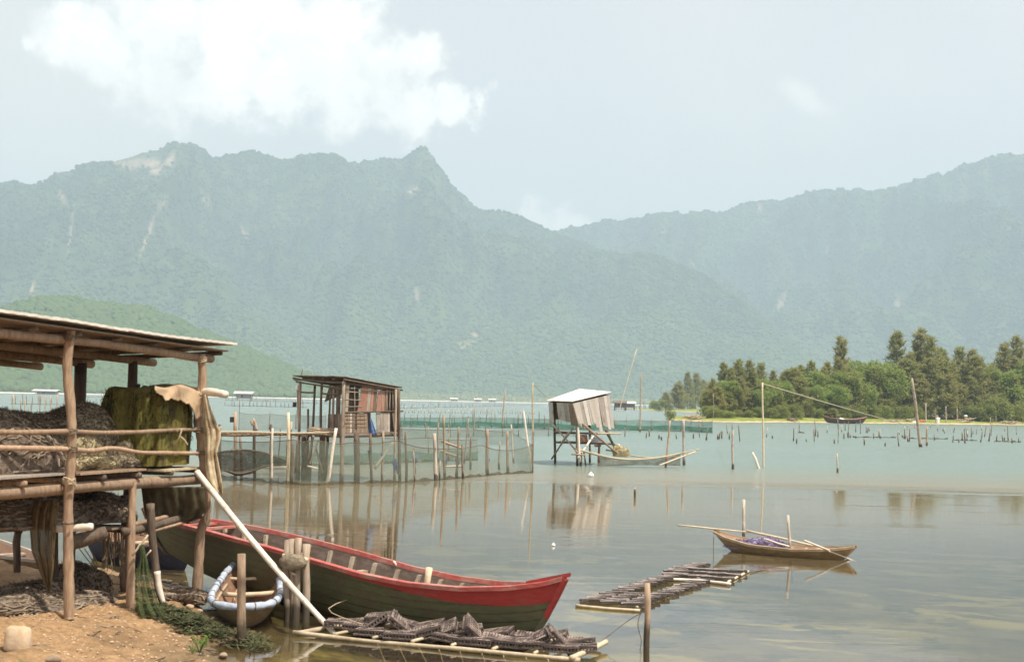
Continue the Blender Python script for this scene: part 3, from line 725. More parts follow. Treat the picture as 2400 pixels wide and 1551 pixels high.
    # joint lashings: rope wound where poles cross the posts
    for (px, py, Y, r, par) in ((167, 1011, 15.70, .064, post_a), (167, 1052, 15.70, .064, post_a), (467, 1007, 18.40, .075, post_b), (474, 1060, 18.40, .072, post_b), (163, 790, 15.70, .064, post_a), (473, 842, 18.40, .062, post_b), (466, 925, 18.40, .074, post_b), (162, 1128, 15.70, .068, post_a)):
        mb = MB()
        for k in range(4):
            c = P(px, py + (k - 1.5) * 3.2, Y); tl = rng.uniform(-.012, .012)
            mb.tube([c + Vector((math.cos(a) * r, math.sin(a) * r, tl * math.cos(a * 2 + k))) for a in np.linspace(0, 6.0, 14)], .0075, 5)
        mb.build('lashing', M[rng.choice(['rope_dark', 'rope', 'rope_dark'])], par)
    # lower shelf
    path('shelf_pole', [P(288, 1246, 16.95), P(340, 1237, 17.3), P(420, 1215, 17.9), P(490, 1196, 18.5)], [.05, .055, .05, .04], M['wood_dark'], t, 9)
    path('shelf_pole', [P(300, 1232, 17.3), P(400, 1208, 17.9), P(488, 1183, 18.5)], [.03, .03, .03], W_, t, 8)
    path('shelf_pole', [P(330, 1252, 17.2), P(430, 1224, 17.9), P(476, 1205, 18.3)], [.016, .02, .02], W_, t, 8)
    path('shelf_pole', [P(120, 1240, 16.3), P(150, 1238, 16.3), P(185, 1236, 16.3), P(218, 1233, 16.3)], [.035, .04, .045, .04], M['bamboo_white'], t, 9)
    path('shelf_pole', [P(-40, 1222, 17.2), P(150, 1232, 17.6), P(320, 1240, 18.2)], [.05, .05, .05], M['wood_dark'], t, 9)
    for k in range(9):
        px = 20 + k * 36
        mb = MB(); a = P(px, 1238, 15.7 + k * .2); mb.beam(a, a + EN * 1.5 + EU * rng.uniform(-.2, .2), .17, .025); mb.build('shelf_board', M['plank_brown'], t)
    path('shelf_log', [P(158, 1272, 16.6), P(200, 1262, 16.7), P(250, 1246, 16.8)], [.10, .095, .07], M['wood_dark'], t, 9)
    path('lashing', [P(148, 1224, 15.64), P(160, 1227, 15.61), P(172, 1225, 15.64)], .012, M['rope_dark'], post_a, 5)
    path('lashing', [P(150, 1118, 15.64), P(166, 1124, 15.6), P(178, 1140, 15.66)], .012, M['rope'], post_a, 5)
    path('lashing', [P(494, 1165, 18.36), P(492, 1190, 18.33), P(480, 1210, 18.33), P(486, 1230, 18.35), P(494, 1215, 18.36)], .013, M['rope'], post_b, 5)
    path('lashing', [P(415, 1012, 17.95), P(425, 1006, 17.92), P(420, 1025, 17.9), P(408, 1040, 17.95)], .010, M['rope'], t, 5)
    path('lashing', [P(420, 1020, 17.95), P(432, 1030, 17.93), P(440, 1042, 17.95)], .010, M['rope'], t, 5)
    return t
build_shed()

# ------------------------------------------------------------------ heaps of net, cloths, ropes
mottled('strand_brown', (.22, .17, .125), (.38, .31, .235), 9, 0.95)
mottled('strand_grey', (.27, .22, .155), (.42, .36, .26), 9, 0.95)
fuzz_strand = {'net_brown': M['strand_brown'], 'net_grey': M['strand_grey']}
def heap(name, c, ax, ay, h, mat, fuzz, seed, label, cat, rough=.22, strands=220, flat=.35, dirx=None, fuzzn=1600):
    """a slumped mound: rolled folds, loose fibre on its skin and strands trailing over it"""
    rng = random.Random(seed); c = Vector(c); ex = (dirx or Vector((1, 0, 0))).normalized(); ey = Vector((-ex.y, ex.x, 0))
    t = empty(name, c, label, cat)
    rn = np.random.RandomState(seed); ks = rn.uniform(-1, 1, (14, 3)) * 5.0; ph = rn.uniform(0, 6.28, 14); am = 1.0 / (1 + np.arange(14) * .35)
    def surf(a, b, off=0.0):
        th = a * 2 * math.pi; phi = b * math.pi * .5
        q = np.array((math.cos(th) * math.cos(phi), math.sin(th) * math.cos(phi), math.sin(phi)))
        w = float(np.sum(np.sin(ks @ q + ph) * am)) * rough * .22
        r = 1 + w + off
        sx = abs(q[0]) ** .85 * (1 if q[0] > 0 else -1); zz = q[2] ** (1 - flat)
        return c + ex * (sx * ax * r) + ey * (q[1] * ay * r) + Vector((0, 0, max(zz * h * (1 + w), -.01)))
    mb = MB(); mb.grid(lambda a, b: surf(a, b), 56, 18, True); mb.build('heap_body', mat, t, True)
    sm = MB()
    for k in range(strands * 3):
        a, b = rng.random(), rng.random() ** .8; da, db = rng.uniform(-.08, .08), rng.uniform(-.18, .18)
        pts = [surf((a + da * s) % 1, min(max(b + db * s + .04 * math.sin(s * 6 + k), .01), .99), .012 + .03 * rng.random()) for s in (0, .25, .5, .75, 1)]
        sm.tube(pts, .005 + .006 * rng.random(), 3, False)
    tag(sm.build('net_strands', fuzz_strand.get(mat.name, mat) if True else mat, t), kind='stuff')
    fz = MB()
    for k in range(int(fuzzn * 1.8)):
        a, b = rng.random(), rng.random() ** .9
        p = surf(a, min(b, .98), rng.uniform(-.01, .10) * rng.random())
        v1 = Vector((rng.gauss(0, 1), rng.gauss(0, 1), rng.gauss(0, .6))).normalized() * rng.uniform(.02, .07)
        v2 = Vector((rng.gauss(0, 1), rng.gauss(0, 1), rng.gauss(0, .6))).normalized() * rng.uniform(.01, .035)
        fz.add([p - v1, p + v2, p + v1 * 1.2, p - v2], [(0, 1, 2, 3)])
    tag(fz.build('net_fibre', fuzz, t), kind='stuff')
    return t
heap('net_heap', S(-.55, .95, 1.80), 1.25, .80, .66, M['net_brown'], M['net_fuzz_dark'], 5, 'long dark brown heap of net piled on the shed deck behind the rails', 'net', .3, 260, .3, EU)
heap('net_heap', S(1.25, .95, 1.80), .95, .62, .72, M['net_grey'], M['net_fuzz'], 6, 'fluffy grey-brown mound of net beside the olive bundle on the shed deck', 'net', .5, 420, .1, EU, 4200)
heap('net_heap', S(.95, .38, 1.80), .42, .26, .26, M['net_pale'], M['net_fuzz'], 8, 'small pale straw-coloured clump of net at the front edge of the shed deck', 'net', .7, 260, .1, EU, 900)
heap('net_heap', S(1.72, .45, 1.80), .38, .28, .26, M['net_grey'], M['net_fuzz'], 9, 'low grey lump of net on the deck just before the olive bundle', 'net', .6, 160, .1, EU, 700)
heap('net_heap', S(.1, 1.0, 1.14), 1.5, .65, .40, M['net_brown'], M['net_fuzz'], 10, 'long brown heap of old net on the lower shelf of the shed', 'net', .5, 300, .2, EU, 2600)
heap('net_heap', S(1.5, .7, 1.12), .6, .45, .34, M['net_brown'], M['net_fuzz_dark'], 12, 'dark net bundle on the lower shelf above the hanging ropes', 'net', .5, 160, .2, EU, 900)
heap('net_heap', S(.55, .75, gz(-5.4, 16.6) - .06), 1.25, .5, .27, M['net_brown'], M['net_fuzz_dark'], 13, 'dark rotting heap of net on the ground under the shed', 'net', .6, 200, .2, EU, 1300)
heap('net_heap', S(2.0, 1.15, gz(-5.4, 18) - .06), .32, .4, .36, M['net_brown'], M['net_fuzz_dark'], 14, 'rounded dark mound of net on the ground behind the hanging ropes', 'net', .3, 120, .1, EU, 600)

def build_olive_bundle():
    rng = random.Random(21)
    t = empty('net_bundle', S(2.1, .75, 1.8), 'tall olive green bundle of folded net tied up against the shed post', 'net')
    def f(a, b, off=0):
        th = a * 2 * math.pi; q = [math.copysign(abs(c_) ** .6, c_) for c_ in (math.cos(th), math.sin(th))]
        fold = .06 * math.sin(th * 9 + 1) + .04 * math.sin(th * 17 + b * 2) + .03 * math.sin(b * 9 + th * 2)
        r = (1 - .10 * b ** 2 - .28 * b ** 8) * (1 + fold + off) * (1 if b < 1 else 0)
        u = 2.33 + q[0] * .52 * r; d = .44 + q[1] * .44 * r
        top = .97 + .04 * math.sin(u * 7) + .10 * (u - 2.33)
        return S(u, d, 1.80 + math.sin(b * 1.5708) ** .85 * top)
    mb = MB(); mb.grid(lambda a, b: f(a, b), 90, 22, True); mb.build('bundle_body', M['tarp_olive'], t, True)
    fz = MB()
    for k in range(1600):
        p = f(rng.random(), rng.uniform(.03, .80), rng.uniform(.0, .02))
        v1 = Vector((rng.gauss(0, .3), rng.gauss(0, .3), rng.gauss(0, 1))).normalized() * rng.uniform(.02, .08); v2 = Vector((rng.gauss(0, 1), rng.gauss(0, 1), 0)).normalized() * .012
        fz.add([p - v1, p + v2, p + v1, p - v2], [(0, 1, 2, 3)])
    tag(fz.build('net_fibre', M['net_fuzz_green'], t), kind='stuff')
    # burlap sheet thrown over its top
    poly = [(360, 908), (400, 906), (440, 908), (466, 902), (468, 940), (468, 985), (455, 995), (435, 985), (452, 955), (438, 945), (412, 938), (392, 942), (386, 925), (372, 922)]
    def g(a, b):
        px = 362 + (472 - 362) * a; top = 905 + 4 * math.sin(a * 9); bot = float(np.interp(px, [362, 388, 410, 440, 452, 460, 472], [914, 938, 936, 946, 962, 985, 975])) + 2.5 * math.sin(a * 31) + 1.5 * math.sin(a * 67)
        py = top + (bot - top) * b
        Y = 17.44 + 1.04 * a - .04 * math.sin(a * 14 + b * 3) - .10 * b + (.35 * (1 - b / .12) if b < .12 else 0)
        return P(px, py, Y - .02)
    o = MB().grid(g, 30, 14).build('burlap_sheet', M['burlap'], t, True); o.modifiers.new('thick', 'SOLIDIFY').thickness = .012
    tag(o, 'beige burlap thrown over the top of the olive bundle')
build_olive_bundle()

def drape(name, rows, Y, mat, label, cat, fold=.05, nf=5, nu=18, sub=4, thick=.01, seed=1):
    """hanging cloth or net: rows of (y, x0, x1) down its length, gathered in upright folds"""
    pts = []
    ys = [r[0] for r in rows]
    def f(a, b):
        y = ys[0] + (ys[-1] - ys[0]) * b
        x0 = float(np.interp(y, ys, [r[1] for r in rows])); x1 = float(np.interp(y, ys, [r[2] for r in rows]))
        yy = Y[0] + (Y[1] - Y[0]) * b if isinstance(Y, (tuple, list)) else Y
        w = math.sin(a * nf * 6.28 + seed + b * 1.5) + .5 * math.sin(a * nf * 14 + seed * 2 - b * 2)
        return P(x0 + (x1 - x0) * a, y + 3 * math.sin(a * 7 + seed) * b, yy + fold * w)
    base = f(.5, 1.0)
    o = MB().grid(f, nu, len(rows) * sub).build(name, mat, None, True, origin=base)
    o.modifiers.new('thick', 'SOLIDIFY').thickness = thick
    return tag(o, label, cat)
drape('hanging_cloth', [(925, 478, 484), (960, 478, 496), (1000, 478, 512), (1008, 478, 518), (1030, 480, 517), (1060, 481, 508), (1100, 482, 516), (1130, 488, 521), (1150, 500, 523), (1156, 508, 521)], (18.32, 18.2), M['cloth_pale'],
      'long pale ragged cloth hanging down the corner post of the net shed', 'cloth', .03, 1.3, 26, 5)
drape('hanging_net', [(1140, 332, 478), (1165, 335, 480), (1190, 338, 482), (1212, 345, 470), (1222, 360, 440)], (17.75, 17.9), M['tarp_dark'], 'dark olive net curtain hanging below the shed deck behind the shelf poles', 'net', .03, 3.1, 40, 5)
drape('hanging_net', [(1175, 82, 140), (1200, 76, 132), (1240, 72, 130), (1290, 76, 128), (1330, 92, 126), (1370, 108, 120), (1384, 112, 116)], (16.05, 16.0), M['hanging_net'], 'brown net hanging to a point from the lower shelf of the shed', 'net', .05, 3, 26, 5)
drape('hanging_net', [(1130, 18, 56), (1160, 18, 60), (1190, 20, 52)], 16.3, M['cloth_pale'], 'ochre rag hanging under the deck at the edge of the shed', 'cloth', .03, 3, 14, 3)
drape('hanging_net', [(1190, 24, 80), (1215, 30, 74), (1240, 34, 56), (1248, 38, 50)], 16.4, M['net_brown'], 'dark brown net bunched over a stilt under the shed', 'net', .05, 3, 16, 4)
drape('green_net', [(1278, 328, 336), (1310, 328, 344), (1340, 320, 350), (1380, 318, 362), (1410, 320, 372), (1432, 322, 386), (1446, 330, 396)], (16.9, 16.3), M['hanging_net_green'], 'torn green net hung from a stick beside the shed, trailing on the mud', 'net', .06, 3, 26, 5)
def stick(name, a, b, r, mat, label, cat='stick', n=5, wob=.006, group=None):
    o = pole(name, a, b, r, r * .8, M[mat], None, n, wob, 7)
    return tag(o, label, cat, group)
stick('stick', P(310, 1302, 16.95), P(347, 1253, 17.0), .014, 'bamboo', 'thin stick holding up the torn green net beside the shed')
stick('stick', P(342, 1304, 17.1), P(354, 1288, 17.1), .012, 'bamboo', 'short twig poking out next to the torn green net')

def build_rope_tangle():
    rng = random.Random(4); t = empty('rope_tangle', P(265, 1250, 17.3), 'tangle of thin ropes hanging in loops under the shed shelf', 'rope')
    for k in range(17):
        x = rng.uniform(238, 292); y0 = 1238 + rng.uniform(0, 8); L = rng.uniform(50, 112); w = rng.uniform(-14, 14); Y = rng.uniform(17.1, 17.6)
        pts = [P(x, y0, Y), P(x + w * .3 + rng.uniform(-4, 4), y0 + L * .35, Y), P(x + w * .7 + rng.uniform(-5, 5), y0 + L * .75, Y + .03), P(x + w, y0 + L, Y), P(x + w + rng.uniform(4, 9), y0 + L * .9, Y - .02)]
        if k % 2: pts += [P(x + w + 10, y0 + L * .55, Y - .03), P(x + w * .5 + 8, y0 + L * .2, Y)]
        path('rope_strand', pts, rng.uniform(.005, .011), M[rng.choice(['rope_dark', 'rope_dark', 'rope'])], t, 5, 4)
    for k in range(3):
        path('rope_strand', [P(186 + k * 12, 1285, 17.2), P(205 + k * 10, 1310, 17.2), P(222 + k * 3, 1330, 17.25)], .006, M['rope_dark'], t, 5)
build_rope_tangle()

# leaning bamboo pole, jointed, from the shed's corner to the water
def build_leaning_bamboo():
    a, b = P(462, 1106, 18.25), G(797, 1498, -.06); t = empty('bamboo_pole', b, 'long pale bamboo pole leaning from the shed corner down to the tray raft', 'pole')
    n = 9; prev = None
    for k in range(n):
        s0, s1 = k / n, (k + 1) / n - .004
        p0, p1 = a.lerp(b, s0), a.lerp(b, s1); sag = Vector((0, 0, -.05))
        p0 = p0 + sag * math.sin(s0 * math.pi); p1 = p1 + sag * math.sin(s1 * math.pi); r = .041 - .010 * s0
        MB().tube([p0, p0.lerp(p1, .05), p0.lerp(p1, .5), p0.lerp(p1, .95), p1], [r * 1.10, r, r * .985, r, r * 1.10], 10).build('culm', M['bamboo_white'], t, True)
build_leaning_bamboo()

# ------------------------------------------------------------------ boats
def tab(rows, k):
    a = np.array(rows, float); return float(np.interp(k, a[:, 0], a[:, 1]))
def smooth_tab(rows, k):               # cosine-smoothed table
    for (x0, y0), (x1, y1) in zip(rows[:-1], rows[1:]):
        if k <= x1:
            t = (k - x0) / (x1 - x0); return y0 + (y1 - y0) * t
    return rows[-1][1]
class Hull:
    """hull stations from bow (k=0) to stern (k=1); v runs from keel to gunwale"""
    def __init__(s, bow, stern, gun, keel, beam, kb, ks, power=.55, flare=.5):
        s.b = Vector(bow); s.s = Vector(stern); s.L = (Vector((stern[0], stern[1], 0)) - Vector((bow[0], bow[1], 0))).length
        s.ex = (Vector((stern[0] - bow[0], stern[1] - bow[1], 0))).normalized(); s.ey = Vector((-s.ex.y, s.ex.x, 0))
        s.gun, s.keel, s.beam, s.kb, s.ks, s.power, s.flare = gun, keel, beam, kb, ks, power, flare
    def pt(s, k, v, side, inset=0.0, lift=0.0):
        g, ke, b = tab(s.gun, k), tab(s.keel, k), tab(s.beam, k)
        sg = k * s.L; sk = s.kb + k * (s.L - s.kb - s.ks)
        x = sk + (sg - sk) * v
        y = max(b * (v ** s.power) * (1 - .08 * (1 - v)) - inset, 0.0) if v > 0 else 0.0
        z = ke + (g - ke) * (v ** (1.35 if s.flare else 1)) + lift
        o = Vector((s.b.x, s.b.y, 0))
        return o + s.ex * x + s.ey * (y * side) + Vector((0, 0, z))
    def shell(s, nk=60, nv=14, v0=0.0, v1=1.0, inset=0.0, lift=0.0):
        mb = MB()
        for side in (-1, 1):
            v1f = v1 if callable(v1) else (lambda k: v1); v0f = v0 if callable(v0) else (lambda k: v0)
            mb.grid(lambda a, c: s.pt(a, v0f(a) + (v1f(a) - v0f(a)) * c, side, inset, lift), nk, nv)
        return mb
    def rail(s, side, w, h, k0=0.0, k1=1.0, n=60, drop=0.0):
        mb = MB(); vs = []
        for i in range(n + 1):
            k = k0 + (k1 - k0) * i / n; p = s.pt(k, 1.0, side); o = s.ey * side
            for (a, b) in ((-w * .55, -h * .5), (w * .45, -h * .5), (w * .5, h * .35), (w * .2, h * .5), (-w * .4, h * .5)):
                vs.append(p + o * a + Vector((0, 0, b - drop)))
        m = 5; fs = []
        for i in range(n):
            for q in range(m): fs.append((i * m + q, i * m + (q + 1) % m, (i + 1) * m + (q + 1) % m, (i + 1) * m + q))
        fs += [tuple(range(m)), tuple(n * m + q for q in range(m - 1, -1, -1))]
        return mb.add(vs, fs)
    def rib(s, k, w=.045, th=.035, v0=.12, v1=.93, inset=.03, side=1):
        mb = MB(); vs = []; n = 8
        for i in range(n + 1):
            v = v0 + (v1 - v0) * i / n
            p = s.pt(k, v, side, inset); q = s.pt(k, v, side, inset + th)
            for r in (p - s.ex * w / 2, p + s.ex * w / 2, q + s.ex * w / 2, q - s.ex * w / 2): vs.append(r)
        fs = []
        for i in range(n):
            for q in range(4): fs.append((i * 4 + q, i * 4 + (q + 1) % 4, (i + 1) * 4 + (q + 1) % 4, (i + 1) * 4 + q))
        fs += [(0, 1, 2, 3), tuple(n * 4 + q for q in (3, 2, 1, 0))]
        return mb.add(vs, fs)
    def cross(s, k, z_v, w, th, side_in=.03, mb=None):      # a board from side to side
        mb = mb or MB(); a = s.pt(k, z_v, -1, side_in); b = s.pt(k, z_v, 1, side_in)
        return mb.beam(a, b, w, th)
    def floor(s, k0, k1, z_v, mat, name, parent, n=1, gap=.01):
        for i in range(n):
            ka = k0 + (k1 - k0) * i / n; kb_ = k0 + (k1 - k0) * (i + 1) / n - gap / s.L
            a, b, c, d = s.pt(ka, z_v, -1, .035), s.pt(ka, z_v, 1, .035), s.pt(kb_, z_v, 1, .035), s.pt(kb_, z_v, -1, .035)
            MB().prism(a, b, c, d, (0, 0, .02)).build(name, mat, parent)

def build_red_boat():
    h = Hull((.64, 15.95, 0), (-5.22, 20.6, 0),
             [(0, .745), (.03, .67), (.08, .60), (.16, .545), (.26, .535), (.36, .58), (.48, .685), (.60, .78), (.74, .87), (.86, .93), (.95, .99), (1, 1.05)],
             [(0, -.16), (.1, -.20), (.3, -.20), (.5, -.12), (.7, .06), (.85, .22), (1, .45)],
             [(0, .012), (.02, .06), (.05, .15), (.1, .27), (.18, .39), (.3, .465), (.5, .49), (.68, .47), (.82, .38), (.92, .22), (.98, .07), (1, .015)],
             .66, .55, .50)
    t = empty('long_wooden_boat', h.pt(.5, 0, 1), 'long green wooden boat with red rails and red bow moored against the bank', 'boat')
    def band(k):
        g, ke = tab(h.gun, k), tab(h.keel, k); w = tab([(0, .27), (.05, .235), (.2, .145), (.3, .08), (.42, .04), (1, .035)], k)
        return max(0.0, (g - w - ke) / (g - ke)) ** (1 / 1.35)
    h.shell(90, 16, 0, 1, .008).build('hull', M['wood_dark'], t, True)
    cuts = [0, .30, .44, .57, .69, .80, .90, 1.0]
    for side in (-1, 1):                  # planked in strakes with open seams
        for v0, v1 in zip(cuts[:-1], cuts[1:]):
            mb = MB(); mb.grid(lambda a, c: h.pt(a, v0 + .006 + (v1 - v0 - .012) * c, side, .0015 * math.sin(a * 37 + v0 * 50)), 90, 4); mb.build('strake', M['hull_green'], t, True)
    h.shell(90, 5, lambda k: band(k), 1.0, -.006).build('red_band', M['hull_red'], t, True)
    h.shell(90, 14, .02, 1.0, .028, .012).build('lining', M['boat_wood'], t, True)
    for side in (-1, 1): h.rail(side, .075, .055, .0, 1.0, 90).build('gunwale', M['rail_red'], t)
    # stems with the red nose block
    for k, nm in ((0.0, 'stem'), (1.0, 'sternpost')):
        pts = [h.pt(k, v, 1) for v in (0, .2, .4, .6, .8, 1.0)]; out = h.ex * (-.03 if k == 0 else .03)
        for lo, hi, mt in ((0, 3, 'hull_green'), (3, 5, 'hull_red')):
            mb = MB()
            for a, b in zip(pts[lo:hi], pts[lo + 1:hi + 1]): mb.beam(a + out, b + out, .05, .06, h.ey)
            mb.build(nm, M[mt] if k == 0 else M['wood_dark'], t)
    MB().prism(h.pt(0, 1, 1) + h.ex * -.10 + Vector((0, 0, .03)), h.pt(.055, 1, -1) + Vector((0, 0, .01)), h.pt(.055, 1, 1) + Vector((0, 0, .01)), h.pt(0, 1, 1) + h.ex * -.095 + Vector((0, 0, .03)), (0, 0, .045)).build('nose_block', M['hull_red'], t)
    h.floor(.06, .30, .80, M['floor_wood'], 'fore_deck_board', t, 5, .02)
    h.floor(.30, .92, .30, M['floor_wood'], 'floor_board', t, 9, .03)
    h.floor(.90, .965, .92, M['rail_red'], 'stern_deck_board', t, 2, .03)
    ks = [.075, .12, .175, .235, .285, .335, .385, .44, .495, .55, .605, .66, .715, .77, .82, .87]
    for k in ks:
        for side in (-1, 1): h.rib(k, .05, .04, .15, .95, .03, side).build('rib', M['rib_wood'], t)
    for k in (.225, .30, .46, .62, .80): h.cross(k, .82, .10, .035).build('thwart', M['rib_wood'], t)
    for k in (.80, .845): h.cross(k, .97, .09, .03).build('stern_bar', M['rail_red'], t)
    pole('mooring_peg', h.pt(.285, .55, -1, .10), h.pt(.27, .55, -1, .06) + Vector((-.05, 0, .52)), .035, .04, M['bamboo'], t, 4, .005, 8)
    pole('rudder_pin', h.pt(.0, .42, 1) + h.ex * -.06 + Vector((.02, 0, .03)), h.pt(.0, .42, 1) + h.ex * -.08 + Vector((.02, 0, -.20)), .022, .022, M['plank_red'], t, 3, .002, 8)
    a = h.pt(.52, 1, -1)
    path('side_rope', [a + Vector((0, 0, .03)), a + Vector((-.01, -.05, -.15)), a + Vector((-.05, -.04, -.35)), a + Vector((-.10, 0, -.46))], .007, M['rope'], t, 5)
    path('rope_knot', [h.pt(.40, 1, -1) + Vector((-.03, -.02, .03)), h.pt(.40, 1, -1) + Vector((0, -.05, .0)), h.pt(.40, 1, -1) + Vector((.03, -.04, -.05))], .012, M['bamboo_white'], t, 5)
    return h
RED = build_red_boat()

def build_basket_dinghy():
    b, s_ = G(597, 1338, .36), G(566, 1438, .20)
    h = Hull((b.x, b.y, 0), (s_.x, s_.y - .05, 0),
             [(0, .50), (.1, .45), (.3, .37), (.6, .29), (.85, .265), (1, .27)],
             [(0, .05), (.3, -.03), (.7, -.05), (1, -.02)],
             [(0, .12), (.04, .20), (.12, .285), (.25, .345), (.45, .385), (.62, .41), (.78, .39), (.88, .33), (.95, .23), (1, .06)],
             .25, .30, .42)
    t = empty('basket_boat', h.pt(.5, 0, 1), 'small round-ended basket boat with pale blue padded rim at the water edge', 'boat')
    h.shell(50, 12).build('hull', M['basket_hull'], t, True)
    h.shell(50, 12, .02, 1, .02, .01).build('lining', M['basket_inside'], t, True)
    # padded rim wrapped in cloth, one closed roll
    pts = [h.pt(k, 1, -1) + Vector((0, 0, .015)) for k in np.linspace(0, 1, 40)] + [h.pt(k, 1, 1) + Vector((0, 0, .015)) for k in np.linspace(1, 0, 40)[1:]]
    rng = random.Random(2)
    rim = MB().tube(pts, [.042 + .006 * math.sin(i * 1.9) + rng.uniform(-.003, .003) for i in range(len(pts))], 9).build('padded_rim', M['rim_fabric'], t, True)
    for i in range(0, len(pts), 5):
        p = pts[i]; d = (pts[(i + 1) % len(pts)] - pts[i - 1]).normalized()
        MB().tube([p - d * .007, p + d * .007], .049, 9).build('rim_tie', M['rope_dark'], rim, True)
    for (k, z, r) in ((.20, .86, .020), (.47, .80, .030), (.60, .66, .026), (.72, .5, .026)):
        a, c = h.pt(k - .04, z, 1, .015), h.pt(k, z, -1, .015)
        MB().tube([a, a.lerp(c, .3) - Vector((0, 0, .012)), a.lerp(c, .7) - Vector((0, 0, .015)), c], r, 8).build('thwart_pole', M['bamboo'], t, True)
    path('inner_rail', [h.pt(k, .86, 1 if False else -1, .03) for k in (.3, .45, .6, .75, .88)], .018, M['bamboo'], t, 7)
    a, c = h.pt(0, 1, -1) + Vector((-.16, -.02, .09)), h.pt(0, 1, 1) + Vector((.16, 0, .05))
    bar = pole('prow_bar', a, c, .04, .036, M['bamboo_white'], t, 5, .006, 8)
    for k in range(4):
        q = a.lerp(c, .2 + .2 * k); MB().tube([q - Vector((.02, 0, 0)), q + Vector((.02, 0, 0))], .052, 8).build('bar_lashing', M['rope'], bar, True)
    path('bow_line', [a.lerp(c, .4), a.lerp(c, .4) + Vector((.01, -.03, -.14)), h.pt(.2, .8, -1, .15), h.pt(.45, .55, -1, .12), h.pt(.5, .3, 1, .1)], .008, M['rope'], t, 5)
build_basket_dinghy()

def build_sampan():
    bw, st = G(1668, 1290, 0), G(2010, 1308, 0)
    bw = P(1676, 1250, 26.9); st = P(2006, 1277, 25.55)
    h = Hull((bw.x, bw.y, 0), (st.x, st.y, 0), [(0, .33), (.1, .255), (.3, .165), (.6, .14), (.85, .175), (1, .24)], [(0, -.04), (.5, -.10), (1, -.04)],
             [(0, .07), (.05, .16), (.15, .28), (.35, .40), (.6, .41), (.8, .33), (.93, .2), (1, .08)], .42, .30, .5)
    t = empty('sampan', h.pt(.5, 0, 1), 'little brown basket sampan with purple net and paddles lying on still water', 'boat')
    h.shell(50, 12).build('hull', M['sampan_hull'], t, True)
    h.shell(50, 12, .02, 1, .018, .01).build('lining', M['basket_inside'], t, True)
    for s in (-1, 1): h.rail(s, .05, .05, 0, 1, 50).build('gunwale', M['sampan_hull'], t)
    for k in (.12, .3, .52, .72, .88): h.cross(k, .9, .05, .03).build('thwart', M['rib_wood'], t)
    for k in (.42, .62): h.rib(k, .04, .03, .2, .95, .02, 1).build('rib', M['rib_wood'], t)
    MB().box(h.pt(0, 1, 1) + Vector((0, 0, .02)), (.10, .12, .05)).build('prow_block', M['sampan_hull'], t)
    # the net heaped in the bow half
    hp = h.pt(.25, .35, 1); c = (h.pt(.27, .4, 1) + h.pt(.27, .4, -1)) / 2
    heap('net_heap', (c.x, c.y, .06), .55, .20, .20, M['purple_net'], M['purple_net'], 33, 'lilac purple net heaped in the bow of the little sampan', 'net', .4, 120, .3, h.ex, 500)
    # poles and paddles
    def pp(n_, a, b, r, mat, lab):
        tag(pole(n_, a, b, r, r * .85, M[mat], None, 6, .008, 7), lab, 'pole' if 'pole' in n_ else 'paddle')
    pp('pole', P(1588, 1230, 27.2), P(1790, 1250, 26.5), .017, 'bamboo', 'thin pole jutting out over the bow of the little sampan')
    pp('pole', P(1750, 1243, 26.6), P(1905, 1278, 25.9), .026, 'bamboo', 'thick bamboo pole lying lengthwise in the little sampan')
    pp('pole', P(1790, 1262, 26.2), P(1850, 1280, 25.95), .018, 'bamboo_white', 'short pale stick inside the little sampan near the purple net')
    a, b = P(1885, 1266, 25.3), G(2003, 1313, -.02)
    o = MB(); o.tube([a, a.lerp(b, .5)], .018, 7); d = (b - a).normalized(); sd = d.cross(Vector((0, 0, 1))).normalized()
    m1, m2 = a.lerp(b, .48), b
    o.prism(m1 - sd * .02, m1 + sd * .02, m2 + sd * .06, m2 - sd * .06, d.cross(sd) * .022); tag(o.build('paddle', M['bamboo_white'], None, False, a), 'pale paddle resting across the sampan with its blade in the water', 'paddle')
    path('mooring_line', [P(1673, 1256, 26.9), P(1672, 1285, 26.9), P(1674, 1312, 26.7)], .006, M['rope_dark'], t, 4)
build_sampan()

def build_shadow_boats():
    # dark blue dinghy nosed in behind the shed
    h = Hull((G(447, 1338).x, G(447, 1338).y, 0), (-6.9, 23.6, 0), [(0, .42), (.2, .36), (.6, .36), (1, .45)], [(0, -.05), (.5, -.12), (1, -.05)], [(0, .03), (.06, .15), (.25, .36), (.6, .45), (.9, .3), (1, .05)], .2, .2, .5)
    t = empty('dinghy', h.pt(.5, 0, 1), 'dark blue dinghy half hidden in the shade between shed and green boat', 'boat')
    h.shell(40, 10).build('hull', M['dinghy_blue'], t, True); h.shell(40, 10, .02, 1, .02, .01).build('lining', M['basket_inside'], t, True)
    for s in (-1, 1): h.rail(s, .05, .04, 0, 1, 40).build('gunwale', M['boat_wood'], t)
    for k in (.3, .6): h.cross(k, .9, .1, .03).build('thwart', M['bamboo'], t)
    a = P(100, 1320, 20.3); b = P(-160, 1292, 23.5)
    h = Hull((a.x, a.y, 0), (b.x, b.y, 0), [(0, .30), (.2, .30), (.6, .34), (1, .45)], [(0, .02), (.5, -.1), (1, -.05)], [(0, .06), (.08, .18), (.3, .34), (.6, .42), (.9, .3), (1, .05)], .2, .2, .5)
    t = empty('skiff', h.pt(.5, 0, 1), 'brown skiff with pale wooden rails seen under the shed at the picture edge', 'boat')
    h.shell(40, 10).build('hull', M['basket_hull'], t, True); h.shell(40, 10, .02, 1, .02, .01).build('lining', M['basket_inside'], t, True)
    for s in (-1, 1): h.rail(s, .06, .05, 0, 1, 40).build('gunwale', M['rib_wood'], t)
    for k in (.3, .6): h.cross(k, .9, .1, .03).build('thwart', M['rib_wood'], t)
build_shadow_boats()

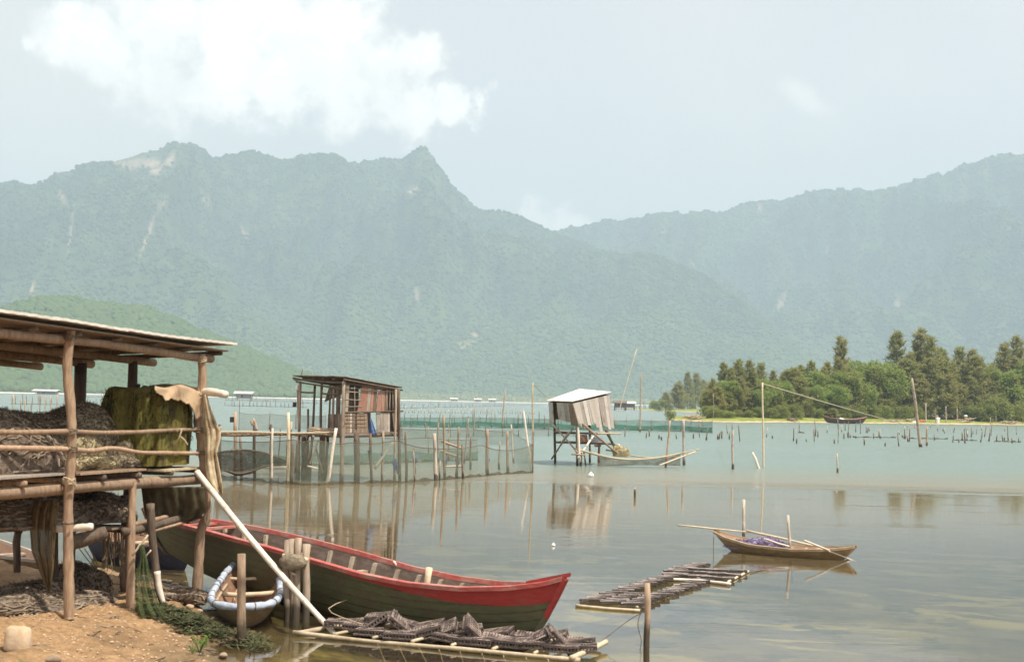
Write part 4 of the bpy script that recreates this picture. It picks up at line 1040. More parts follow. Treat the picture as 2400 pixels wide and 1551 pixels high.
# ------------------------------------------------------------------ posts near the bank
def post(px, y0, y1, r, mat, label, z=0.0, Y=None, lean=0, cat='post', group=None, wob=.012, seed=None, n=7, r1=None, name='mooring_post', depth=.5):
    """a post standing where its foot shows in the photo (y1 = waterline)"""
    rng = random.Random(seed if seed is not None else int(px * 13 + y1))
    f = G(px, y1, z); top = P(px + lean, y0, f.y)
    d = (top - f).normalized(); base = f - d * depth
    pts = crook(base, top, n, wob, rng); rr = [(r + ((r1 or r * .85) - r) * i / (n - 1)) * rng.uniform(.9, 1.1) for i in range(n)]
    o = MB().tube(pts, rr, 8).build(name, M[mat], None, True, f)
    return tag(o, label, cat, group)
post(566, 1297, 1503, .055, 'wood_post', 'short square-cut post standing before the basket boat', wob=.006)
def build_mooring_frame():
    f = G(690, 1437); t = empty('mooring_rack', f, 'mooring frame of grey stakes with a rag wound round its crossbar beside the green boat', 'mooring rack')
    Y = 17.25
    for (x0, y0, x1, y1, r) in ((674, 1266, 672, 1440, .04), (683, 1262, 688, 1440, .038), (700, 1260, 692, 1430, .05), (718, 1274, 719, 1412, .05)):
        a = P(x1, y1, Y); pole('stake', a - Vector((0, 0, .45)), P(x0, y0, Y + .02), r, r * .9, M['wood_grey'], t, 6, .012, 8)
    cb = pole('crossbar', P(662, 1302, Y - .07), P(722, 1312, Y - .07), .03, .03, M['bamboo'], t, 5, .006, 8)
    MB().tube([P(660, 1318, Y - .06), P(672, 1314, Y - .08), P(690, 1317, Y - .09), P(708, 1316, Y - .08), P(716, 1312, Y - .07)], [.06, .095, .10, .085, .05], 10).build('rag_wrap', M['net_grey'], cb, True)
    MB().tube([P(688, 1345, Y - .06), P(690, 1342, Y - .06)], .045, 8).build('lashing', M['rope'], t, True)
build_mooring_frame()
post(1517, 1366, 1512, .040, 'wood_post', 'lone stake with wound line standing near the picture bottom beside the tray rafts', wob=.012)
tag(path('mooring_line', [P(1509, 1432, 15.9), P(1500, 1440, 15.9), P(1495, 1465, 15.9), P(1503, 1500, 15.9), P(1498, 1530, 15.9)], .0045, M['rope_dark'], None, 4, 4, origin=P(1500, 1500, 15.9)), 'thin dark line trailing from the lone stake into the water', 'rope')
tag(path('mooring_line', [P(1512, 1430, 15.95), P(1470, 1455, 16.1), P(1425, 1490, 16.0), P(1404, 1506, 15.9)], .0045, M['rope_dark'], None, 4, 4, origin=P(1450, 1480, 16)), 'thin line sagging from the lone stake to the corner of the near raft', 'rope')
tag(path('mooring_line', [RED.pt(.42, .5, -1) + Vector((0, -.03, .1)), P(770, 1425, 17.0), P(850, 1462, 16.3)], .006, M['rope'], None, 4, 4, origin=P(770, 1425, 17.0)), 'thin straw line stretched from the mooring frame down to the tray raft', 'rope')
post(1743, 1170, 1263, .036, 'spotted_post', 'pale thick stake standing behind the bow of the sampan', wob=.006)
post(1852, 1207, 1303, .032, 'spotted_post', 'pale stake standing against the side of the sampan, dark at its foot', wob=.008, lean=-6)
post(1488, 1142, 1166, .035, 'wood_post', 'small brown stake alone on the still water between huts and rafts', wob=.005)

# ------------------------------------------------------------------ oyster tray rafts
def tray_mesh(name, L, Wd, H, mat):
    """open plastic tray: slotted rim walls and a barred floor"""
    mb = MB(); t = .012
    for s in (-1, 1):
        mb.box((0, s * (Wd / 2 - t / 2), H * .84), (L, t, H * .32)); mb.box((0, s * (Wd / 2 - t / 2), H * .12), (L, t, H * .24))
        mb.box((s * (L / 2 - t / 2), 0, H * .84), (t, Wd - 2 * t, H * .32)); mb.box((s * (L / 2 - t / 2), 0, H * .12), (t, Wd - 2 * t, H * .24))
    for i in range(9):
        x = -L / 2 + t + (L - 2 * t) * (i + .5) / 9
        for s in (-1, 1): mb.box((x, s * (Wd / 2 - t / 2), H * .46), (.016, t * .9, H * .46))
    for i in range(6):
        y = -Wd / 2 + (Wd) * (i + .5) / 6
        for s in (-1, 1): mb.box((s * (L / 2 - t / 2), y, H * .46), (t * .9, .016, H * .46))
    for i in range(11): mb.box((-L / 2 + L * (i + .5) / 11, 0, H * .93), (.022, Wd - 2 * t, .010))
    for i in range(6): mb.box((0, -Wd / 2 + Wd * (i + .5) / 6, H * .935), (L - 2 * t, .018, .012))
    me = mb.mesh(name); me.materials.append(mat); return me
TR = tray_mesh('oyster_tray', .37, .27, .075, M['tray']); TR2 = tray_mesh('oyster_tray', .31, .15, .042, M['tray_grey'])
def worn(me, seed, amt):
    c = me.copy(); rg = np.random.RandomState(seed); co = np.zeros(len(c.vertices) * 3, np.float32); c.vertices.foreach_get('co', co); co = co.reshape(-1, 3)
    ph = rg.uniform(0, 6, 6); co[:, 2] += amt * np.sin(co[:, 0] * 9 + ph[0]) * np.sin(co[:, 1] * 11 + ph[1]); co[:, 0] *= 1 + .08 * (rg.rand() - .5); co[:, 1] *= 1 + .2 * (rg.rand() - .5); co[:, 2] *= 1 + .3 * (rg.rand() - .5)
    co += rg.normal(0, .0016, co.shape); c.vertices.foreach_set('co', co.reshape(-1)); return c
TRS = [worn(TR, 1, .012), worn(TR, 2, .018), worn(TR, 3, .01)]; TR2S = [worn(TR2, 4, .012), worn(TR2, 5, .016), worn(TR2, 6, .01)]
def tray(me, loc, rz, rx=0, ry=0, label='', group=''):
    o = bpy.data.objects.new('oyster_tray', me); COL.objects.link(o); o.location = loc; o.rotation_mode = 'ZYX'; o.rotation_euler = (rx, ry, rz)
    return tag(o, label, 'tray', group)

ORD = ['first', 'second', 'third', 'fourth', 'fifth', 'sixth', 'seventh', 'eighth', 'ninth', 'tenth', 'eleventh', 'twelfth', 'thirteenth', 'fourteenth', 'fifteenth', 'sixteenth', 'seventeenth', 'eighteenth', 'nineteenth', 'twentieth',
       'twenty-first', 'twenty-second', 'twenty-third', 'twenty-fourth', 'twenty-fifth', 'twenty-sixth', 'twenty-seventh', 'twenty-eighth', 'twenty-ninth', 'thirtieth', 'thirty-first', 'thirty-second']
def build_near_raft():
    rng = random.Random(12)
    c0, c1, c2, c3 = G(698, 1483, .03), G(1352, 1546, .03), G(1408, 1511, .05), G(845, 1457, .03)
    t = empty('tray_raft', (c0 + c1) / 2, 'near bamboo raft frame floating beside the green boat, loaded with jumbled trays', 'raft')
    path('frame_pole', [c0 + Vector((-.05, 0, .01)), c0.lerp(c1, .3) - Vector((0, 0, .012)), c0.lerp(c1, .6), c1 + Vector((.03, 0, 0))], [.026, .022, .024, .026], M['bamboo'], t, 9)
    path('frame_pole', [c1 + Vector((-.06, -.05, .03)), c1.lerp(c2, .5) + Vector((0, 0, .02)), c2 + Vector((.06, .05, .03))], .03, M['bamboo'], t, 9)
    path('frame_pole', [c3, c3.lerp(c2, .5), c2], .03, M['bamboo'], t, 9)
    path('frame_pole', [c0, c0.lerp(c3, .5), c3], .03, M['bamboo'], t, 9)
    for k in range(1, 7):
        a = c0.lerp(c1, k / 7); b = c3.lerp(c2, k / 7); path('cross_pole', [a + Vector((0, 0, .03)), b + Vector((0, 0, .03))], .018, M['bamboo'], t, 7)
    for k in range(9):                      # drop lines under the raft
        a = c0.lerp(c1, .3 + k * .075); path('drop_line', [a, a + Vector((.12 + rng.uniform(-.05, .05), -.18, -.2))], .006, M['rope'], t, 4)
    ang = math.atan2(c1.y - c0.y, c1.x - c0.x); n = 0
    kinds = ['lying flat', 'tipped up on edge', 'leaning on its neighbour']
    spec = [  # along, across, lift, yaw, roll, pitch
        (.06, .45, .06, .25, 0, .0), (.13, .62, .07, .15, 0, -.12), (.155, .35, .06, .35, 0, .10), (.17, .68, .17, .2, .1, -.1), (.215, .38, .12, .3, -.2, -.55), (.245, .18, .05, .1, 0, 0), (.29, .62, .10, .3, 0, .25),
        (.315, .36, .16, .5, .1, .75), (.36, .15, .05, .15, 0, 0), (.375, .62, .10, .2, 0, -.25), (.42, .35, .09, .2, 0, -.22), (.44, .72, .09, .1, 0, -.2), (.475, .40, .12, .35, .3, -.45), (.50, .70, .10, .1, 0, -.2), (.53, .22, .06, .1, 0, .1),
        (.555, .5, .10, .3, 0, -.3), (.595, .36, .18, .45, .2, .85), (.635, .2, .06, .1, 0, 0), (.645, .62, .10, .2, 0, -.2), (.69, .35, .06, .15, 0, .05), (.715, .7, .06, .15, 0, 0), (.75, .28, .06, .1, 0, 0), (.775, .66, .08, .2, 0, .05),
        (.815, .40, .12, .3, .2, -.5), (.845, .70, .10, .2, 0, -.25), (.855, .25, .07, .1, 0, .1), (.895, .42, .17, .4, .1, .8), (.93, .25, .06, .15, 0, 0), (.945, .66, .08, .2, 0, -.1), (.975, .42, .06, .2, 0, 0)]
    for num, (s, c, z, yaw, rx, ry) in enumerate(spec):
        p = (c0.lerp(c1, s)).lerp(c3.lerp(c2, s), c); k = 1 if abs(ry) > .5 else (2 if abs(ry) > .15 else 0)
        lab = ORD[num] + {0: ' tray along the near raft from its bamboo pole end, lying flat', 1: ' tray along the near raft from its bamboo pole end, tipped steeply up', 2: ' tray along the near raft from its bamboo pole end, leaning aslant'}[k]
        tray(TRS[num % 3], (p.x, p.y, z * .62 + .03), ang + yaw * 1.2 + rng.uniform(-.15, .15), rx + rng.uniform(-.05, .05), ry, lab, 'jumbled trays on the near raft, ' + kinds[k])
build_near_raft()

def build_far_rafts():
    rng = random.Random(5)
    # raft of two long rows of trays, then a broader one behind it
    a0, a1 = G(1362, 1413, .0), G(1492, 1424, .0); b0, b1 = G(1600, 1342), G(1672, 1358)
    t = empty('tray_raft', (a0 + a1) / 2, 'low raft frame on the still water carrying two receding rows of grey trays', 'raft')
    path('frame_pole', [G(1350, 1418, .02), G(1420, 1425, .02), G(1500, 1430, .02)], .02, M['bamboo'], t, 8)
    path('frame_pole', [a0 + Vector((0, 0, .01)), b0 + Vector((0, 0, .01))], .02, M['bamboo'], t, 7); path('frame_pole', [a1 + Vector((0, 0, .01)), b1 + Vector((0, 0, .01))], .02, M['bamboo'], t, 7)
    ang = math.atan2(b0.y - a0.y, b0.x - a0.x)
    n = 17
    for i in range(n):
        s = (i + .3) / n; L, R_ = a0.lerp(b0, s), a1.lerp(b1, s)
        tray(TR2S[rng.randrange(3)], L.lerp(R_, .14) + Vector((0, 0, .02)), -.03 + rng.uniform(-.1, .1), rng.uniform(-.12, .02), rng.uniform(-.05, .03), ORD[i] + ' grey tray from the front in the outer row of the low raft', 'outer row of the low raft')
        tray(TR2S[rng.randrange(3)], L.lerp(R_, .90) + Vector((0, 0, .0 if i > 5 else .015)), -.03 + rng.uniform(-.1, .1), rng.uniform(-.1, .02), rng.uniform(-.04, .02), ORD[i] + ' grey tray from the front in the inner row of the low raft', 'inner row of the low raft')
        if i < 5: tray(TR2S[rng.randrange(3)], L.lerp(R_, .52) + Vector((0, 0, .02)), -.03 + rng.uniform(-.1, .1), rng.uniform(-.1, .02), 0, ORD[i] + ' grey tray from the front between the two rows of the low raft', 'middle trays of the low raft')
    c0, c1, c2, c3 = G(1556, 1354), G(1706, 1366), G(1754, 1341), G(1590, 1333)
    t = empty('tray_raft', (c0 + c1) / 2, 'farther small raft frame with a pale front pole and close-set trays', 'raft')
    path('frame_pole', [G(1552, 1356, .03), G(1640, 1360, .03), G(1712, 1368, .03)], .022, M['bamboo_white'], t, 8); path('frame_pole', [c1 + Vector((0, 0, .02)), c2 + Vector((0, 0, .02))], .02, M['bamboo'], t, 7)
    for i in range(5):
        for j in range(3):
            p = c0.lerp(c1, (i + .5) / 5).lerp(c3.lerp(c2, (i + .5) / 5), (j + .4) / 3)
            tray(TR2S[rng.randrange(3)], p + Vector((0, 0, .025)), -.1 + rng.uniform(-.08, .08), 0, rng.uniform(-.06, .06), ORD[i] + ' tray from the left in the ' + ORD[j] + ' rank of the farther small raft', 'trays packed on the farther raft')
    d0, d1 = G(1578, 1343), G(1642, 1326)
    for i in range(7):
        tray(TR2S[rng.randrange(3)], d0.lerp(d1, i / 6) + Vector((0, 0, .01)), .0, rng.uniform(-.1, .1), 0, ORD[i] + ' tray from the left in the thin row beyond the farther raft', 'thin hindmost tray row')
    tag(path('mooring_line', [G(1758, 1340, .02), G(1800, 1333, .0), G(1850, 1330, -.01)], .008, M['rope_dark'], None, 4, 3, origin=G(1758, 1340, .02)), 'weedy line floating from the farther raft towards the sampan', 'rope')
build_far_rafts()

# ------------------------------------------------------------------ things on the bank
def build_bank_things():
    rng = random.Random(9)
    # weed and torn net washed onto the shore
    mb = MB()
    for k in range(5200):
        u, v = rng.gauss(0, .36), rng.gauss(0, .42)
        px = 455 + u * 190 + v * 60; py = 1462 + v * 34 + u * 24
        if not (318 < px < 640 and 1418 < py < 1518): continue
        f = G(px, py, .08); x, y = f.x, f.y; z = max(gz_fast(x, y), 0.0)
        h = .05 * math.exp(-(u * u + v * v) * 2) + rng.random() * .035
        p = Vector((x, y, z + h)); a = rng.uniform(0, 6.28); l = rng.uniform(.03, .11)
        v1 = Vector((math.cos(a) * l, math.sin(a) * l, rng.uniform(-.02, .03))); v2 = Vector((-math.sin(a), math.cos(a), 0)) * rng.uniform(.006, .016)
        mb.add([p - v1, p + v2, p + v1, p - v2], [(0, 1, 2, 3)])
    tag(mb.build('shore_weed', M['net_green'], None), 'dark green weed and rotten net matted on the shore', 'weed', kind='stuff')
    heap('net_heap', (G(420, 1400, .12).x, G(420, 1400, .12).y, .08), .42, .22, .13, M['net_brown'], M['net_fuzz_dark'], 41, 'flat dark wad of net and weed in the shade by the corner post', 'net', .7, 80, .3, Vector((1, -.5, 0)), 500)
    # shells and grit
    mb = MB()
    for k in range(2600):
        x = rng.uniform(-6.0, -2.6); y = rng.uniform(13.6, 20.5); z = gz_fast(x, y)
        if z < .03: continue
        r = rng.uniform(.006, .02) * (1.6 if rng.random() < .06 else 1); a = rng.uniform(0, 6.28)
        q = [Vector((x + math.cos(a + i * 1.57) * r * (1 if i % 2 else .7), y + math.sin(a + i * 1.57) * r, z + .002)) for i in range(4)]
        mb.add(q + [Vector((x, y, z + r * .6))], [(0, 1, 4), (1, 2, 4), (2, 3, 4), (3, 0, 4)])
    tag(mb.build('shell_grit', M['stone_pale'], None), 'pale shells and grit strewn over the bank', 'shells', kind='stuff')
    tw = MB()
    for k in range(110):
        x = rng.uniform(-5.8, -2.9); y = rng.uniform(13.8, 19.5); z = gz_fast(x, y)
        if z < .02: continue
        a = rng.uniform(0, 6.28); l = rng.uniform(.03, .16); d = Vector((math.cos(a) * l, math.sin(a) * l, rng.uniform(-.01, .015))); p = Vector((x, y, z + .008))
        tw.tube([p - d, p + Vector((rng.uniform(-.01, .01), rng.uniform(-.01, .01), .006)), p + d], rng.uniform(.003, .007), 4)
    tag(tw.build('twig_litter', M['wood_grey'], None), 'dark twigs and flotsam strewn over the bank', 'litter', kind='stuff')
    def rock(px, py, rx, ry, h, mat, label, seed, cat='stone', flat=1.0, z=.25):
        f = G(px, py, z); zz = gz(f.x, f.y); rg = np.random.RandomState(seed); ks = rg.uniform(-3, 3, (8, 3)); ph = rg.uniform(0, 6, 8)
        def fn(a, b):
            th = a * 6.2832; phi = (b - .5) * math.pi; q = np.array((math.cos(th) * math.cos(phi), math.sin(th) * math.cos(phi), math.sin(phi)))
            w = 1 + .10 * float(np.sum(np.sin(ks @ q + ph))) / 2
            q = np.sign(q) * np.abs(q) ** flat
            return Vector((f.x + q[0] * rx * w, f.y + q[1] * ry * w, zz + h * .42 + q[2] * h * .6 * w))
        tag(MB().grid(fn, 18, 10, True).build('stone', M[mat], None, True, (f.x, f.y, zz)), label, cat)
    rock(40, 1500, .105, .09, .20, 'stone_pale', 'squarish ochre block at the lower corner of the bank', 4, flat=.42, z=.32)
    rock(125, 1530, .07, .05, .07, 'stone', 'small brown stone lying on the open sand', 6, z=.3)
    rock(524, 1539, .045, .05, .05, 'stone', 'dark pebble at the edge of the small puddle', 8, z=.02)
    rock(445, 1418, .05, .04, .05, 'stone_pale', 'pale yellow pebble between shed and basket boat', 11, z=.1)
    rock(468, 1424, .04, .03, .035, 'stone_pale', 'whitish flat shell-like stone near the basket boat', 15, z=.08)
    rock(410, 1350, .05, .05, .04, 'stone_pale', 'pale stone on the wet sand behind the corner post', 17, z=.15)
    # green seedlings
    def seedling(px, py, n, sz, label, seed, z=.1):
        rg = random.Random(seed); f = G(px, py, z); zz = gz(f.x, f.y); t = empty('seedling', (f.x, f.y, zz), label, 'plant')
        st = MB(); lf = MB()
        for k in range(n):
            a = rg.uniform(0, 6.28); tip = Vector((f.x + math.cos(a) * sz * .5, f.y + math.sin(a) * sz * .5, zz + sz * rg.uniform(.5, 1.1)))
            st.tube([(f.x, f.y, zz - .01), (Vector((f.x, f.y, zz)).lerp(tip, .5) + Vector((0, 0, .02)))[:], tip[:]], .004, 4)
            for j in range(5):
                q = Vector((f.x, f.y, zz)).lerp(tip, .35 + .16 * j); b = rg.uniform(0, 6.28); l = sz * rg.uniform(.22, .4)
                d = Vector((math.cos(b), math.sin(b), rg.uniform(.1, .8))).normalized(); sd = d.cross(Vector((0, 0, 1))).normalized() * l * .28
                lf.add([q, q + d * l * .5 + sd, q + d * l, q + d * l * .5 - sd], [(0, 1, 2, 3)])
        st.build('stem', M['leaf_bush'], t); lf.build('leaves', M['leaf_fresh'], t)
    seedling(468, 1532, 7, .17, 'small bright green seedling on the wet sand near the puddle', 3, .02)
    seedling(452, 1541, 4, .10, 'tiny green sprout just before the larger seedling', 5, .03)
    seedling(62, 1484, 3, .05, 'tiny green weed beside the ochre block', 7, .3)
    seedling(45, 1556, 6, .08, 'low green tuft at the bottom corner of the picture', 9, .3)
_zc = {}
def gz_fast(x, y):
    k = (round(x, 1), round(y, 1))
    if k not in _zc: _zc[k] = gz(*k)
    return _zc[k]
build_bank_things()

# ------------------------------------------------------------------ stilt hut with walkway
def slab(name, pts, th, mat, parent):
    a, b, c, d = [Vector(p) for p in pts]; n = (b - a).cross(d - a)
    n = n.normalized() if n.length > 1e-9 else Vector((0, 1, 0))
    if n.y > 0: n = -n
    return MB().prism(a, b, c, d, n * -th).build(name, mat, parent)
def boards(name, top, bot, n, mats, parent, rng, skip=(), gap=.012, th=.02, ragged=.0, jitter=.25):
    """a wall of separate boards between a top line and a bottom line"""
    t0, t1 = map(Vector, top); b0, b1 = map(Vector, bot); cuts = [0.0]
    for i in range(n): cuts.append(cuts[-1] + 1 + rng.uniform(-jitter, jitter))
    cuts = [c / cuts[-1] for c in cuts]
    for i in range(n):
        if i in skip: continue
        s0, s1 = cuts[i], cuts[i + 1] - gap / max((t1 - t0).length, .1)
        up = Vector((0, 0, rng.uniform(-ragged, ragged))); q = [t0.lerp(t1, s0), t0.lerp(t1, s1), b0.lerp(b1, s1) + up, b0.lerp(b1, s0) + up * rng.uniform(.6, 1.4)]
        off = Vector((0, rng.uniform(-.012, .012), 0)); slab(name, [v + off for v in q], th, M[rng.choice(mats)], parent)

def build_plank_hut():
    rng = random.Random(17)
    t = empty('stilt_hut', P(800, 1125, 45.6), 'brown ramshackle plank hut on stilts at the end of the walkway', 'hut')
    YN, YR, YL = 45.6, 47.8, 48.4        # near corner, corner of the boarded side, end of the open porch
    N_ = lambda y: P(806, y, YN)
    def F(s, y):  # boarded side: s 0 at near corner .. 1 at the far corner
        return P(806 + (932 - 806) * s, y, YN + (YR - YN) * s)
    def Lf(s, y):  # porch side
        return P(806 + (692 - 806) * s, y, YN + (YL - YN) * s)
    # roof of old sheets and battens: falls towards the boarded side's far corner
    rn, rr, rl = P(806, 884, YN - .25), P(943, 909, YR + .1), P(687, 881, YL + .1)
    rb = rr + rl - rn
    for i in range(7):
        s0, s1 = i / 7, (i + 1.06) / 7
        mb = MB(); n = 14
        def fn(a, b, s0=s0, s1=s1, i=i):
            p = (rn.lerp(rl, s0 + (s1 - s0) * a)).lerp(rr.lerp(rb, s0 + (s1 - s0) * a), b)
            return p + Vector((0, 0, .015 * math.cos(a * 6 * 6.283) + .006 * (i % 2) + .01))
        o = mb.grid(fn, 36, 5).build('roof_sheet', M['roof_old'], t, True); o.modifiers.new('thick', 'SOLIDIFY').thickness = .012
    for i in range(6):
        a = i / 5; pole('purlin', rn.lerp(rl, a) + Vector((0, 0, -.07)), rr.lerp(rb, a) + Vector((0, 0, -.07)), .03, .03, M['wood_dark'], t, 4, .01, 7, rng)
    pole('eave_beam', F(-.03, 897), F(1.05, 914), .04, .035, M['wood_dark'], t, 5, .01, 7, rng)
    pole('eave_beam', Lf(-.02, 897), Lf(1.02, 889), .04, .035, M['wood_dark'], t, 5, .01, 7, rng)
    pole('eave_beam', Lf(.05, 912), Lf(.98, 894), .04, .03, M['wood_dark'], t, 5, .01, 7, rng)
    # stilts and posts (x, top y, foot y, depth, radius)
    for (x0, y0, x1, y1, Y, r, m) in ((806, 893, 800, 1128, 45.5, .065, 'wood_grey'), (934, 911, 938, 1118, 47.6, .06, 'wood_dark'), (928, 912, 925, 1118, 47.4, .045, 'wood_grey'), (835, 1015, 838, 1130, 45.7, .10, 'wood_dark'),
                                      (755, 892, 748, 1112, 47.0, .05, 'wood_dark'), (738, 902, 726, 1108, 47.6, .045, 'wood_dark'), (704, 893, 698, 1120, 48.2, .06, 'wood_post'), (698, 905, 703, 1105, 48.6, .04, 'wood_grey'),
                                      (868, 1015, 872, 1125, 46.2, .05, 'wood_dark'), (898, 1010, 896, 1122, 47.0, .045, 'wood_grey'), (757, 1018, 758, 1118, 46.6, .09, 'wood_dark'), (768, 1018, 765, 1115, 47.2, .05, 'wood_dark'),
                                      (712, 1018, 713, 1115, 46.5, .09, 'wood_dark'), (722, 1018, 724, 1112, 46.6, .05, 'wood_dark'), (800, 1018, 802, 1108, 47.8, .05, 'wood_dark')):
        pole('stilt', P(x1, y1, Y) - Vector((0, 0, .5)), P(x0, y0, Y), r, r * .85, M[m], t, 7, .02, 8, rng)
    pole('brace', Lf(.12, 925), Lf(.45, 922), .03, .03, M['wood_dark'], t, 4, .015, 7, rng); pole('brace', P(706, 919, 48.2), P(738, 920, 47.6), .03, .03, M['wood_dark'], t, 5, .02, 7, rng)
    pole('brace', P(735, 1020, 46.3), P(722, 1075, 46.2), .035, .03, M['wood_grey'], t, 4, .01, 7, rng); pole('brace', P(746, 1030, 46.2), P(727, 1086, 46.1), .035, .03, M['bamboo'], t, 4, .01, 7, rng)
    pole('brace', P(740, 1050, 46.2), P(757, 1108, 46.2), .035, .03, M['wood_grey'], t, 4, .01, 7, rng); pole('brace', P(720, 1092, 46.0), P(745, 1098, 46.0), .03, .03, M['bamboo_white'], t, 4, .01, 7, rng)
    # floor
    for i in range(10):
        a = i / 10; slab('floor_plank', [N_(1017).lerp(Lf(1, 1017), a), N_(1017).lerp(Lf(1, 1017), a + .09), F(1, 1015) + (Lf(1, 1017) - N_(1017)) * (a + .09), F(1, 1015) + (Lf(1, 1017) - N_(1017)) * a], .04, M['plank_brown'], t)
    pole('floor_beam', F(-.05, 1022), F(1.04, 1018), .05, .05, M['wood_dark'], t, 5, .01, 8, rng); pole('floor_beam', Lf(-.02, 1022), Lf(1.02, 1018), .05, .05, M['wood_dark'], t, 5, .01, 8, rng)
    # boarded side, lower half, with a gap for the hanging blue sheet
    boards('wall_board', (F(.0, 968), F(.22, 968)), (F(-.01, 1016), F(.22, 1016)), 4, ['plank_grey', 'plank_brown', 'plank_brown'], t, rng)
    boards('wall_board', (F(.24, 968), F(.44, 968)), (F(.24, 1016), F(.46, 1016)), 3, ['plank_grey', 'plank_brown', 'plank_brown'], t, rng)
    boards('wall_board', (F(.60, 967), F(.86, 967)), (F(.62, 1012), F(.86, 1012)), 4, ['plank_grey'], t, rng)
    boards('wall_board', (F(.90, 967), F(1.0, 967)), (F(.93, 1004), F(1.02, 1008)), 2, ['plank_brown', 'wood_dark'], t, rng)
    pole('wall_rail', F(-.02, 966), F(1.10, 963), .028, .025, M['wood_dark'], t, 5, .01, 7, rng)
    for i in range(4):
        pole('wall_batten', F(.0 + .04 * (i % 2), 974 + i * 9), F(.42, 974 + i * 9), .014, .012, M['wood_dark'], t, 4, .006, 6, rng)
    # upper half: red boards, brown boards, open slats
    slab('red_panel', [F(.34, 905), F(.47, 908), F(.43, 966), F(.25, 966)], .02, M['plank_red'], t)
    boards('wall_board', (F(.46, 908), F(.63, 910)), (F(.42, 966), F(.60, 966)), 3, ['plank_brown', 'plank_grey', 'plank_red'], t, rng)
    slab('red_panel', [F(.64, 918), F(.70, 918), F(.69, 966), F(.60, 966)], .02, M['plank_red'], t)
    boards('wall_board', (F(.71, 918), F(.82, 919)), (F(.69, 966), F(.82, 966)), 2, ['plank_red', 'plank_brown'], t, rng)
    boards('wall_board', (F(.0, 900), F(.11, 902)), (F(-.02, 966), F(.08, 966)), 2, ['plank_grey', 'plank_brown'], t, rng)
    for s in (.20, .70, .80, .855, .91, .95, .99): pole('wall_batten', F(s, 902 + s * 11), F(s + (.0 if s > .5 else .0), 966), .018, .016, M['plank_grey'], t, 4, .01, 6, rng)
    for y in (918, 936, 952): pole('wall_rail', F(.02, y), F(.34, y + 1), .018, .016, M['wood_grey'], t, 4, .01, 6, rng)
    pole('wall_rail', F(.30, 914), F(.98, 918), .02, .018, M['wood_grey'], t, 4, .008, 6, rng)
    # porch side wall: dark slats, opening, ragged cloth under the eave
    boards('slat', (Lf(.02, 905), Lf(.30, 903)), (Lf(.02, 1015), Lf(.34, 1015)), 8, ['plank_brown', 'wood_dark'], t, rng, skip=(1, 4, 6), th=.02, gap=.02)
    boards('slat', (Lf(.02, 970), Lf(.33, 970)), (Lf(.02, 1016), Lf(.35, 1016)), 4, ['plank_brown', 'wood_dark'], t, rng, th=.02)
    slab('ragged_sheet', [Lf(.02, 903), Lf(.30, 905), Lf(.40, 942), Lf(.06, 925)], .015, M['tarp_dark'], t)
    for (x, y0, y1, s) in ((0, 0, 0, 0),): pass
    # back walls close the far side
    boards('wall_board', (F(1, 912) + Vector((-2.0, 2.4, 0)), F(1, 912)), (F(1, 1012) + Vector((-2.0, 2.4, 0)), F(1, 1012)), 9, ['plank_brown', 'wood_dark'], t, rng, skip=(2, 4, 5))
    # blue sheet hanging in the doorway and blue rags below
    def bl(a, b): 
        px = 866 + (4 + 18 * b) * a - 4 * b; return P(px, 985 + 34 * b - 6 * a * (1 - b), 46.6 + .04 * math.sin(a * 9))
    o = MB().grid(bl, 10, 8).build('blue_sheet', M['blue_cloth'], t, True); o.modifiers.new('thick', 'SOLIDIFY').thickness = .01
    for (x, y0, y1) in ((864, 1055, 1080), (896, 1060, 1080), (922, 1080, 1108), (930, 1085, 1110), (926, 1075, 1100)):
        pole('blue_rag', P(x, y0, 46.3), P(x + rng.uniform(-2, 4), y1, 46.3), .05, .025, M['blue_cloth'], t, 5, .02, 6, rng)
    MB().box(P(691, 948, 48.2), (.11, .11, .16)).build('black_box', M['black_plastic'], t)
    MB().tube([P(697, 915, 48.3), P(697, 911, 48.3), P(697, 905, 48.3), P(697, 902, 48.3)], [.05, .06, .05, .025], 8).build('hanging_bottle', M['white_plastic'], t, True)
    pole('roof_stick', P(707, 880, 48.2), P(709, 864, 48.2), .018, .012, M['wood_dark'], t, 4, .006, 6, rng)
build_plank_hut()

